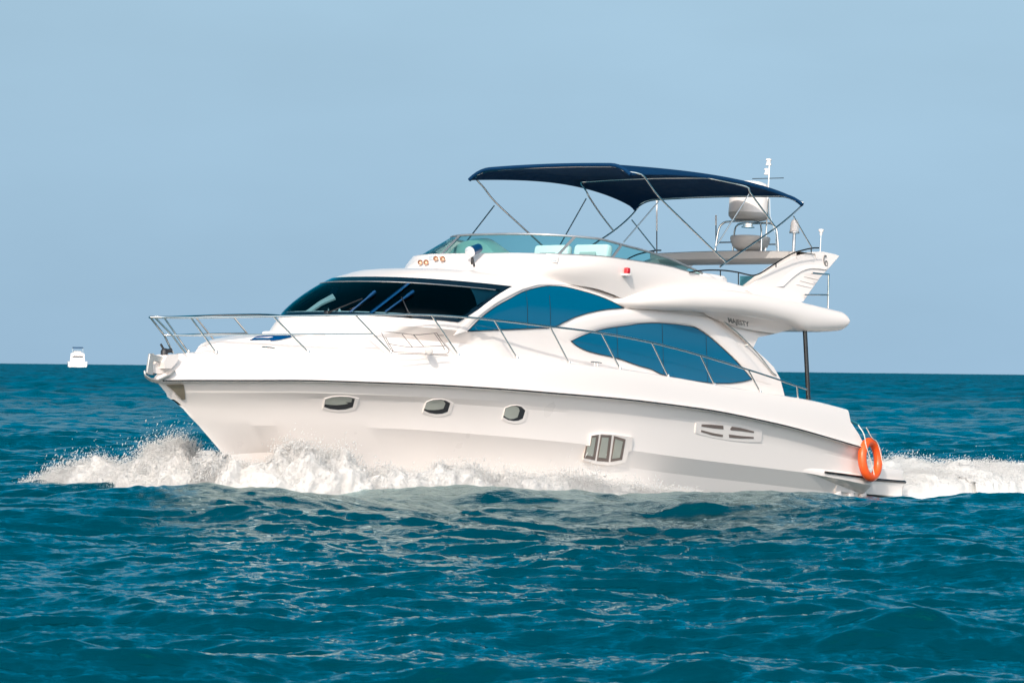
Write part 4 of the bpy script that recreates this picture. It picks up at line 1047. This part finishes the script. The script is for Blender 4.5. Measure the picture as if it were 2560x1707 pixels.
q = MB(); lathe(q, [(.04, -.24), (.078, -.20), (.085, .05), (.095, .07)], tuple(c), 24, tuple(ax)); q.build('searchlight_housing', 'blueblade', sch, 40)
q = MB(); lathe(q, [(.095, .068), (.095, .09), (.07, .105), (.01, .11)], tuple(c), 24, tuple(ax)); q.build('searchlight_lens', 'lens', sch, 40)
# wipers
def wsurf(x, y, off):
    return hit(TWS, *C2(x, y), off)
for (b0, b1, a0, a1) in (((872, 532), (1095, 348), (600, 560), (985, 415)), ((1135, 565), (1440, 345), (1418, 575), (1332, 400))):
    B = [wsurf(b0[0] + (b1[0] - b0[0]) * t, b0[1] + (b1[1] - b0[1]) * t, .045) for t in np.linspace(0, 1, 7)]; B = [p for p in B if p is not None]
    A_ = [wsurf(a0[0] + (a1[0] - a0[0]) * t, a0[1] + (a1[1] - a0[1]) * t, .035 + .02 * t) for t in np.linspace(.0, 1, 7)]; A_ = [p for p in A_ if p is not None]
    if len(A_) > 1 and len(B) > 1:
        q = MB(); tube(q, A_, .012, 6); box(q, A_[0], (.09, .09, .07), None, .015); wp = q.build('windscreen_wiper', 'darksteel', yacht, 50)
        q = MB(); tube(q, B, [.016] * (len(B) - 2) + [.028, .028], 6); q.build('wiper_blade', 'blueblade', wp, 50)
# pane divider and the pale fittings seen through the far end of the windscreen
D_ = [hit(TWS, 926 + 95 * t, 783 - 74 * t, .008) for t in np.linspace(0, 1, 7)]
if all(p is not None for p in D_):
    q = MB(); q.add(*grid([[p + np.array([.0, dy, 0]) for p in D_] for dy in (-.05, .05)])); q.build('windscreen_mullion', 'blueblade', wind)
for nm, poly, off in (('pillar_trim', [(345, 572), (395, 560), (480, 480), (590, 405), (715, 352), (690, 312), (560, 385), (430, 480)], -.07), ('curtain', [(598, 532), (612, 470), (628, 408), (640, 532)], -.16), ('curtain', [(688, 532), (708, 460), (730, 402), (760, 470), (778, 532)], -.16)):
    a_ = [hit(TWS, *C2(*p), off) for p in poly]; b_ = [hit(TWS, *C2(*p), off - .03) for p in poly]
    ok = [i for i in range(len(a_)) if a_[i] is not None and b_[i] is not None]
    if len(ok) > 2:
        q = MB(); slab(q, [a_[i] for i in ok], [b_[i] for i in ok]); q.build(nm, 'pale', cabin)
TT = bvh(trunk)
a_ = [hit(TT, *C1(*p), .02) for p in ((1188, 552), (1260, 524), (1400, 514), (1562, 511), (1572, 524), (1460, 550), (1385, 560), (1370, 549))]; b_ = [hit(TT, *C1(*p), -.03) for p in ((1188, 552), (1260, 524), (1400, 514), (1562, 511), (1572, 524), (1460, 550), (1385, 560), (1370, 549))]
ok = [i for i in range(8) if a_[i] is not None and b_[i] is not None]
if len(ok) > 3:
    q = MB(); slab(q, [a_[i] for i in ok], [b_[i] for i in ok]); q.build('deck_hatch', 'hatch', yacht, 40)
# cleats
for (x, y, z) in ((7.02, .66, 1.99), (.34, 2.06, 2.225)):
    for sg in (1, -1):
        q = MB(); tube(q, [(x + .15, sg * y, z + .075), (x + .08, sg * y, z + .08), (x - .08, sg * y, z + .08), (x - .15, sg * y, z + .075)], .013, 8)
        for d in (-.04, .04): tube(q, [(x + d, sg * y, z - .01), (x + d, sg * y, z + .08)], .011, 8)
        q.build('mooring_cleat', 'steel', yacht, 60)
# windlass cover on the bow
q = MB(); c = aty(411, 878, .0); lathe(q, [(.02, -.10), (.055, -.08), (.06, 0), (.035, .045), (.01, .05)], tuple(c), 16); tube(q, [c + np.array([.02, 0, .03]), c + np.array([.07, -.02, .11])], .018, 6); tube(q, [c, c + np.array([-.12, .04, .02])], .035, 8)
lathe(q, [(.03, -.3), (.03, -.1)], tuple(c), 8); q.build('windlass', 'black', yacht, 50)
q = MB(); o1 = aty_l([(418, 888), (436, 885), (449, 888), (443, 905), (428, 921), (412, 921), (408, 905)], .16); slab(q, o1, [p * [1, -1, 1] for p in o1]); q.build('bow_roller_housing', 'gel', yacht, 40)

# anchor stowed in the bow roller: a thing of its own
anchor = empty('anchor', 'grey steel anchor stowed at the tip of the yacht bow', 'anchor', mw)
C7b = lambda x, y: (350 + x * .11054, 760 + y * .11054)
def plate(pts, y0, y1, name, m, par, conv=C7b, bev=.008):
    q = MB(); o1 = [aty(*conv(*p), y0) for p in pts]; slab(q, o1, [p * [1, 0, 1] + np.array([0, y1, 0]) for p in o1]); o = q.build(name, m, par, 30)
    b = o.modifiers.new('bevel', 'BEVEL'); b.width = bev; b.segments = 2; b.limit_method = 'ANGLE'; return o
plate([(225, 1120), (270, 1115), (300, 1150), (470, 1175), (780, 1320), (770, 1345), (600, 1325), (470, 1320), (330, 1290), (300, 1330), (300, 1400), (300, 1600), (215, 1600), (160, 1560), (205, 1250)], .11, .07, 'shank', 'galv', anchor)
plate([(225, 1120), (270, 1115), (300, 1150), (470, 1175), (780, 1320), (770, 1345), (600, 1325), (470, 1320), (330, 1290), (300, 1330), (300, 1400), (300, 1600), (215, 1600), (160, 1560), (205, 1250)], -.11, -.07, 'shank', 'galv', anchor)
q = MB(); rows_ = []
for k, yy in ((-1, -.20), (-.5, -.13), (0, -.02), (.5, .13), (1, .20)):
    pp = [(361, 926 - 0), (364, 938), (378, 947), (395, 952 - 2 * abs(k)), (412, 945 - 4 * abs(k)), (425, 936), (437, 926)]
    dz = (1 - abs(k)) * 5
    rows_.append([aty(u, v + dz * (1 if 360 < u < 436 else 0), yy) for u, v in pp])
v, f = grid(rows_); q.add(v, f); fk = q.build('fluke', 'galv', anchor, 50)
sd = fk.modifiers.new('thick', 'SOLIDIFY'); sd.thickness = .025; sd.offset = 0
plate([(310, 1370), (480, 1320), (620, 1300), (690, 1400), (600, 1540), (480, 1580), (310, 1560)], .05, -.05, 'roller', 'gel', anchor)

# ---------------- swim platform and stern
q = MB()
def plat_out(y_s, z0, z1, xa=-9.42, xf=-7.3, n=9):
    out = []
    return out
ptop = aty(2272, 1203, 2.02)[2]
zp = ptop
pf = aty_l([(1991, 1178), (2063, 1184)], 2.15)
XA = -9.42
def plat_ring(z, ins):
    pts = []
    for t in np.linspace(0, 1, 10): pts.append((-7.0 + (XA + .18 - ins + 7.0) * t, 2.10 - ins - .05 * t))
    for t in np.linspace(0, math.pi / 2, 6)[1:]: pts.append((XA + .18 - .18 * math.sin(t) + ins, 1.87 - ins + .18 * math.cos(t)))
    pts = pts + [(x, -y) for x, y in reversed(pts)]
    return [(x, y, z) for x, y in pts]
sp_rows = [plat_ring(zp + .02, .03), plat_ring(zp + .02, .0), plat_ring(zp - .06, 0), plat_ring(zp - .10, .015), plat_ring(zp - .30, .05), plat_ring(zp - .32, .12)]
q.add(*grid(sp_rows, True)); n_ = len(sp_rows[0]); q.add(sp_rows[0], [tuple(range(n_))]); q.add(sp_rows[-1], [tuple(range(n_))])
plat = q.build('swim_platform', 'gel', yacht, 40)
q = MB(); tube(q, [(x, y + .006, zp - .02) for x, y, z in plat_ring(0, 0)[1:14]], .03, 8); q.build('platform_fender', 'darksteel', plat)
q = MB(); box(q, (-8.78, 2.0, zp + .11), (.62 * 1.6, .05, .2), None, .015); q.build('platform_coaming', 'gel', plat)
# side moulding that runs forward along the hull from the platform
q = MB(); rows_ = []
for t in np.linspace(0, 1, 24):
    x = -5.75 + (-7.9 + 5.75) * t; yh = 2.13
    wdt = .02 + .10 * min(1, t * 1.8); zt0 = zp + .10 - .07 * t; zb0 = zt0 - (.05 + .27 * t ** .8)
    rows_.append([(x, yh - .25, zt0 + .10 * min(1, t * 3)), (x, yh - .02, zt0 + .05), (x, yh + wdt * .6, zt0 - .0), (x, yh + wdt, zt0 - .05), (x, yh + wdt * .9, zt0 - .09 - .08 * t), (x, yh - .05, zb0), (x, yh - .3, zb0 - .03)])
for sg in (1, -1):
    q = MB(); q.add(*grid(rows_)); q.add(rows_[0], [tuple(range(7))]); q.add(rows_[-1], [tuple(range(7))])
    q.v = [(x, sg * y, z) for x, y, z in q.v]; smd = q.build('side_moulding', 'gel', yacht, 35)
    q = MB(); tube(q, [(r_[3][0], sg * (r_[3][1] + .012), r_[3][2] + .01) for r_ in rows_[7:]], .022, 8); q.build('moulding_strip', 'darksteel', smd)
for i, u in enumerate((2093, 2125, 2156)):
    q = MB(); c = aty(u, 1216, 2.0); box(q, (c[0], 1.9, zp - .36), (.17, .32, .13), (0, R(20), 0), .02); q.build('exhaust_bracket', 'gel', yacht, 40)
# mooring line at the stern quarter
q = MB(); P = [aty(*C7(x, y), 2.0) for x, y in ((1548, 690), (1570, 705), (1600, 722), (1640, 742))]; tube(q, smooth_path(P, 4), .03, 8)
ml_ = q.build('mooring_line', 'bluerope', None, 60, label='teal rope lashed over the stern quarter of the yacht', category='rope'); ml_.matrix_world = mw

# ---------------- lifebuoy
buoy = empty('lifebuoy', 'orange ring lifebuoy tied with white rope at the yacht stern corner', 'lifebuoy', mw)
C7r = C7
bc = aty(*C7(1746, 1060), 2.33)
nb_ = np.array([-.10, 1.0, .10]); nb_ /= np.linalg.norm(nb_)
up_ = np.array([-.10, 0, 1.0]); up_ = up_ - nb_ * (up_ @ nb_); up_ /= np.linalg.norm(up_); sd_ = np.cross(up_, nb_)
ringc = [bc + .31 * math.cos(t) * sd_ + .335 * math.sin(t) * up_ for t in np.linspace(0, 2 * math.pi, 49)[:-1]]
q = MB(); tube(q, ringc, .083, 16, True); q.build('ring', 'orange', buoy, 60)
q = MB()
P = [aty(*C7(x, y), 2.33) + nb_ * .09 for x, y in ((1640, 742), (1650, 830), (1668, 930), (1700, 1030), (1735, 1160), (1750, 1250))]; P[0] -= nb_ * .1
tube(q, smooth_path(P, 5), .011, 6)
P = [aty(*C7(x, y), 2.33) + nb_ * .05 for x, y in ((1690, 770), (1740, 860), (1790, 905), (1822, 1010), (1838, 1110))]
tube(q, smooth_path(P, 5), .010, 6); q.build('lashing_rope', 'rope', buoy, 60)

# ================================================================== SPRAY AND WAKE
def WL(lx, ly, z=0.0):
    return np.array([BOAT_O[0], BOAT_O[1], 0]) + lx * _h + ly * _n + np.array([0, 0, z])
def foam_mat():
    m = bpy.data.materials.new('white_water'); m.use_nodes = True
    n = m.node_tree.nodes; l = m.node_tree.links; b = n['Principled BSDF']
    b.inputs['Base Color'].default_value = (0.95, 0.94, 0.925, 1); b.inputs['Roughness'].default_value = .6
    b.inputs['Specular IOR Level'].default_value = .3
    b.inputs['Subsurface Weight'].default_value = 0.0
    tc = n.new('ShaderNodeTexCoord'); nz = n.new('ShaderNodeTexNoise'); nz.inputs['Scale'].default_value = 14; nz.inputs['Detail'].default_value = 8
    nz.inputs['Roughness'].default_value = .7
    l.new(tc.outputs['Object'], nz.inputs['Vector']); bp = n.new('ShaderNodeBump'); bp.inputs['Strength'].default_value = .7; bp.inputs['Distance'].default_value = .06
    l.new(nz.outputs['Fac'], bp.inputs['Height']); l.new(bp.outputs[0], b.inputs['Normal'])
    tr = n.new('ShaderNodeBsdfTranslucent'); tr.inputs[0].default_value = (.85, .86, .86, 1); mx = n.new('ShaderNodeMixShader'); mx.inputs[0].default_value = .5
    l.new(b.outputs[0], mx.inputs[1]); l.new(tr.outputs[0], mx.inputs[2]); l.new(mx.outputs[0], n['Material Output'].inputs[0])
    return m
M['foam'] = foam_mat()
OCT_V = np.array([(1, 0, 0), (-1, 0, 0), (0, 1, 0), (0, -1, 0), (0, 0, 1), (0, 0, -1)], float)
OCT_F = np.array([(0, 2, 4), (2, 1, 4), (1, 3, 4), (3, 0, 4), (2, 0, 5), (1, 2, 5), (3, 1, 5), (0, 3, 5)])
def raw_mesh(name, co, tris, m, smooth=False):
    me = bpy.data.meshes.new(name); me.vertices.add(len(co)); me.vertices.foreach_set('co', co.astype(np.float32).ravel())
    me.loops.add(tris.size); me.loops.foreach_set('vertex_index', tris.astype(np.int32).ravel())
    me.polygons.add(len(tris)); me.polygons.foreach_set('loop_start', (np.arange(len(tris)) * 3).astype(np.int32)); me.update(calc_edges=True)
    if smooth is not False: me.polygons.foreach_set('use_smooth', smooth)
    me.materials.append(M[m]); o = bpy.data.objects.new(name, me); COL.objects.link(o); return o
def drops(P, S, g, flow=None):
    n = len(P); q = g.normal(size=(n, 3, 3))
    if flow is not None: q[:, :, 0] = flow
    Q, _ = np.linalg.qr(q); Q = np.transpose(Q, (0, 2, 1))
    sc = S[:, None] * (0.6 + .8 * g.random((n, 3)))
    if flow is not None: sc[:, 0] *= 1.0 + 3.0 * g.random(n); sc[:, 1:] *= .75
    v = (OCT_V[None] * sc[:, None, :]) @ Q + P[:, None, :]
    t = OCT_F[None] + (np.arange(n) * 6)[:, None, None]
    return v.reshape(-1, 3), t.reshape(-1, 3)
def white_water(name, ribbons, label, seed, zoff=-.25):
    """ribbons: list of (keys, drop count); key = (lx, ly, height, half thickness, airiness)"""
    g = np.random.default_rng(seed); V = []; Fs = []; SM = []; nv = 0
    for keys, cnt in ribbons:
        K = np.array(keys, float); s = np.r_[0, np.cumsum(np.hypot(*np.diff(K[:, :2], axis=0).T))]
        ns = int(s[-1] / .05) + 2; nq = 46
        ss = np.linspace(0, s[-1], ns); k = np.stack([np.interp(ss, s, K[:, c]) for c in range(5)], 1)
        tan = np.gradient(k[:, :2], axis=0); tan /= np.linalg.norm(tan, axis=1)[:, None] + 1e-9; nor = np.stack([-tan[:, 1], tan[:, 0]], 1)
        def surf(si, qi, jit=None):
            kk = np.stack([np.interp(si, ss, k[:, c]) for c in range(5)], 1); nn = np.stack([np.interp(si, ss, nor[:, c]) for c in range(2)], 1)
            hmod = .30 + 0.95 * fbm(np.stack([si * 2.2, np.full_like(si, seed), qi * .6], 1), 4, seed)
            h = kk[:, 2] * hmod; prof = np.clip(1 - np.abs(qi) ** 1.7, 0, 1) ** .8
            lx = kk[:, 0] + nn[:, 0] * qi * kk[:, 3]; ly = kk[:, 1] + nn[:, 1] * qi * kk[:, 3]
            P = np.array([BOAT_O[0], BOAT_O[1], 0]) + lx[:, None] * _h + ly[:, None] * _n
            P[:, 2] = h * prof
            b = fbm(P * 3.1, 5, seed + 3)[:, None] - .5; b2 = fbm(P * 9.7, 3, seed + 5)[:, None] - .5
            dirn = np.concatenate([nn * 0, np.ones((len(si), 1))], 1)
            out = (nn[:, 0] * np.sign(qi))[:, None] * _h + (nn[:, 1] * np.sign(qi))[:, None] * _n
            amp = (.10 + .45 * kk[:, 2:3]) * np.minimum(1, kk[:, 2:3] / .2)
            P = P + (dirn * .7 + out * .7) * (b * amp + b2 * amp * .6)
            return P, kk, h
        SI, QI = np.meshgrid(ss, np.linspace(-1, 1, nq), indexing='ij')
        P, kk, h = surf(SI.ravel(), QI.ravel()); P[:, 2] += zoff * (np.abs(QI.ravel()) > .98)
        i = np.arange(ns - 1)[:, None] * nq + np.arange(nq - 1)[None]; i = i.ravel()
        T_ = np.concatenate([np.stack([i, i + 1, i + nq + 1], 1), np.stack([i, i + nq + 1, i + nq], 1)])
        V.append(P); Fs.append(T_ + nv); nv += len(P); SM.append(np.ones(len(T_), bool))
        # clots on the surface
        n1 = int(cnt * .6); si = g.random(n1) * s[-1]; qi = g.random(n1) * 2 - 1
        P, kk, h = surf(si, qi); P = P + g.normal(size=P.shape) * .03 * (1 + kk[:, 4:5]); S = .0035 + .009 * g.random(n1) ** 3
        v_, t_ = drops(P, S, g); V.append(v_); Fs.append(t_ + nv); nv += len(v_); SM.append(np.ones(len(t_), bool))
        # droplets thrown above, gathered in jets
        n2 = int(cnt * .5); si = g.random(n2) * s[-1]; jet = fbm(np.stack([si * 2.1, si * 0 + 3, si * 0], 1), 4, seed + 11); keep = g.random(n2) < np.clip((jet - .46) * 7, 0.03, 1)
        si = si[keep]; qi = g.normal(size=len(si)) * .5; P, kk, h = surf(si, np.clip(qi, -1, 1))
        lift = g.exponential(1.0, len(si)) * (.03 + .09 * kk[:, 2]) * kk[:, 4]
        P[:, 2] += lift; P[:, :2] += g.normal(size=(len(si), 2)) * .10 * (.3 + kk[:, 4:5])
        S = .003 + .011 * g.random(len(si)) ** 2.5; fl_w = -_h[None] * .7 + np.array([0, 0, 1.0])[None] + g.normal(size=(len(si), 3)) * .45
        v_, t_ = drops(P, S, g, fl_w); V.append(v_); Fs.append(t_ + nv); nv += len(v_); SM.append(np.ones(len(t_), bool))
    o = raw_mesh(name, np.concatenate(V), np.concatenate(Fs), 'foam', np.concatenate(SM))
    o['kind'] = 'stuff'; o['label'] = label; o['category'] = 'spray'; return o
white_water('bow_spray', [
    ([(7.75, .05, .55, .2, .4), (7.4, -.12, .98, .35, .4), (7.1, -.8, .95, .6, .6), (6.9, -1.7, .88, .75, .7), (6.7, -2.5, .82, .75, .8), (6.45, -3.4, .60, .65, 1.0), (6.2, -4.3, .46, .6, 1.1), (6.0, -5.2, .30, .5, 1.0), (5.8, -5.9, .12, .4, .6)], 90000),
    ([(7.7, .04, .60, .18, .3), (7.35, .2, 1.05, .28, .3), (6.9, .60, 1.0, .38, .4), (6.2, 1.05, .90, .45, .5), (5.4, 1.45, .84, .5, .5), (4.6, 1.85, .68, .45, .5), (3.8, 2.15, .56, .4, .6), (2.9, 2.4, .47, .4, .8), (2.0, 2.6, .42, .38, 1.0), (1.2, 2.7, .36, .36, 1.3), (.2, 2.8, .24, .36, 1.2), (-.6, 2.85, .12, .3, 1.0), (-1.6, 2.9, .06, .25, .6)], 110000),
], 'white spray thrown up by the bow and along the side of the yacht', 21)
white_water('stern_wake', [
    ([(-9.7, 1.5, .0, .2, .5), (-10.3, 1.4, .20, .5, .6), (-10.9, 1.4, .30, .8, .7), (-11.4, 1.2, .36, 1.1, .9), (-12.5, 1.2, .38, 1.3, .7), (-14.5, 1.2, .34, 1.4, .6), (-17, 1.2, .28, 1.5, .5), (-22, 1.2, .2, 1.5, .4), (-30, 1.2, .1, 1.4, .3)], 150000),
    ([(-10.2, -1.2, .0, .3, .5), (-11, -1.2, .42, 1.1, .9), (-13.0, -1.2, .44, 1.3, .9), (-15.0, -1.2, .36, 1.4, .7), (-20, -1.2, .24, 1.5, .4), (-30, -1.2, .1, 1.4, .3)], 80000),
], 'broad white wake churning behind the stern of the yacht', 33)

# ================================================================== DISTANT BOAT
D2 = 2100.0; sc2 = D2 / F_PX
bx = (195 - W_PX / 2) * sc2; 
dmw = Matrix.Translation((bx, D2, 0.0)) @ Matrix.Rotation(R(8), 4, 'Z')
db = empty('distant_motorboat', 'small white motorboat far off on the horizon, seen from astern', 'motorboat', dmw)
def bx2(mb, x0, x1, y0, y1, z0, z1, tx=0, ty=0):
    v = [(x0, y0, z0), (x1, y0, z0), (x1, y1, z0), (x0, y1, z0), (x0 + tx, y0 + ty, z1), (x1 - tx, y0 + ty, z1), (x1 - tx, y1 - ty, z1), (x0 + tx, y1 - ty, z1)]
    return mb.add(v, [(0, 1, 2, 3), (4, 5, 6, 7), (0, 1, 5, 4), (1, 2, 6, 5), (2, 3, 7, 6), (3, 0, 4, 7)])
q = MB(); bx2(q, -5.1, 5.1, 0, 24, -1.5, 3.4, -.4, 0); o = q.build('hull', 'gel', db); b = o.modifiers.new('bevel', 'BEVEL'); b.width = .4; b.segments = 3
q = MB(); bx2(q, -4.2, 4.2, 2, 16, 3.3, 8.2, .35, .8); o = q.build('cabin', 'gel', db); b = o.modifiers.new('bevel', 'BEVEL'); b.width = .5; b.segments = 3
q = MB(); bx2(q, -3.0, 3.0, 1.9, 2.6, 5.9, 6.6); q.build('cabin_opening', 'frit', db)
q = MB(); bx2(q, -3.2, 3.3, 3, 10, 11.0, 11.6, .5, .5); q.build('canopy', 'navy', db)
for sx in (-2.9, 3.0):
    for yy in (3.5, 9.5):
        q = MB(); tube(q, [(sx, yy, 8.2), (sx, yy, 11.1)], .12, 6); q.build('canopy_post', 'steel', db)
q = MB(); bx2(q, -2.6, 2.2, 5, 9, 8.1, 9.4, .3, .3); q.build('flybridge_seat', 'grey', db)
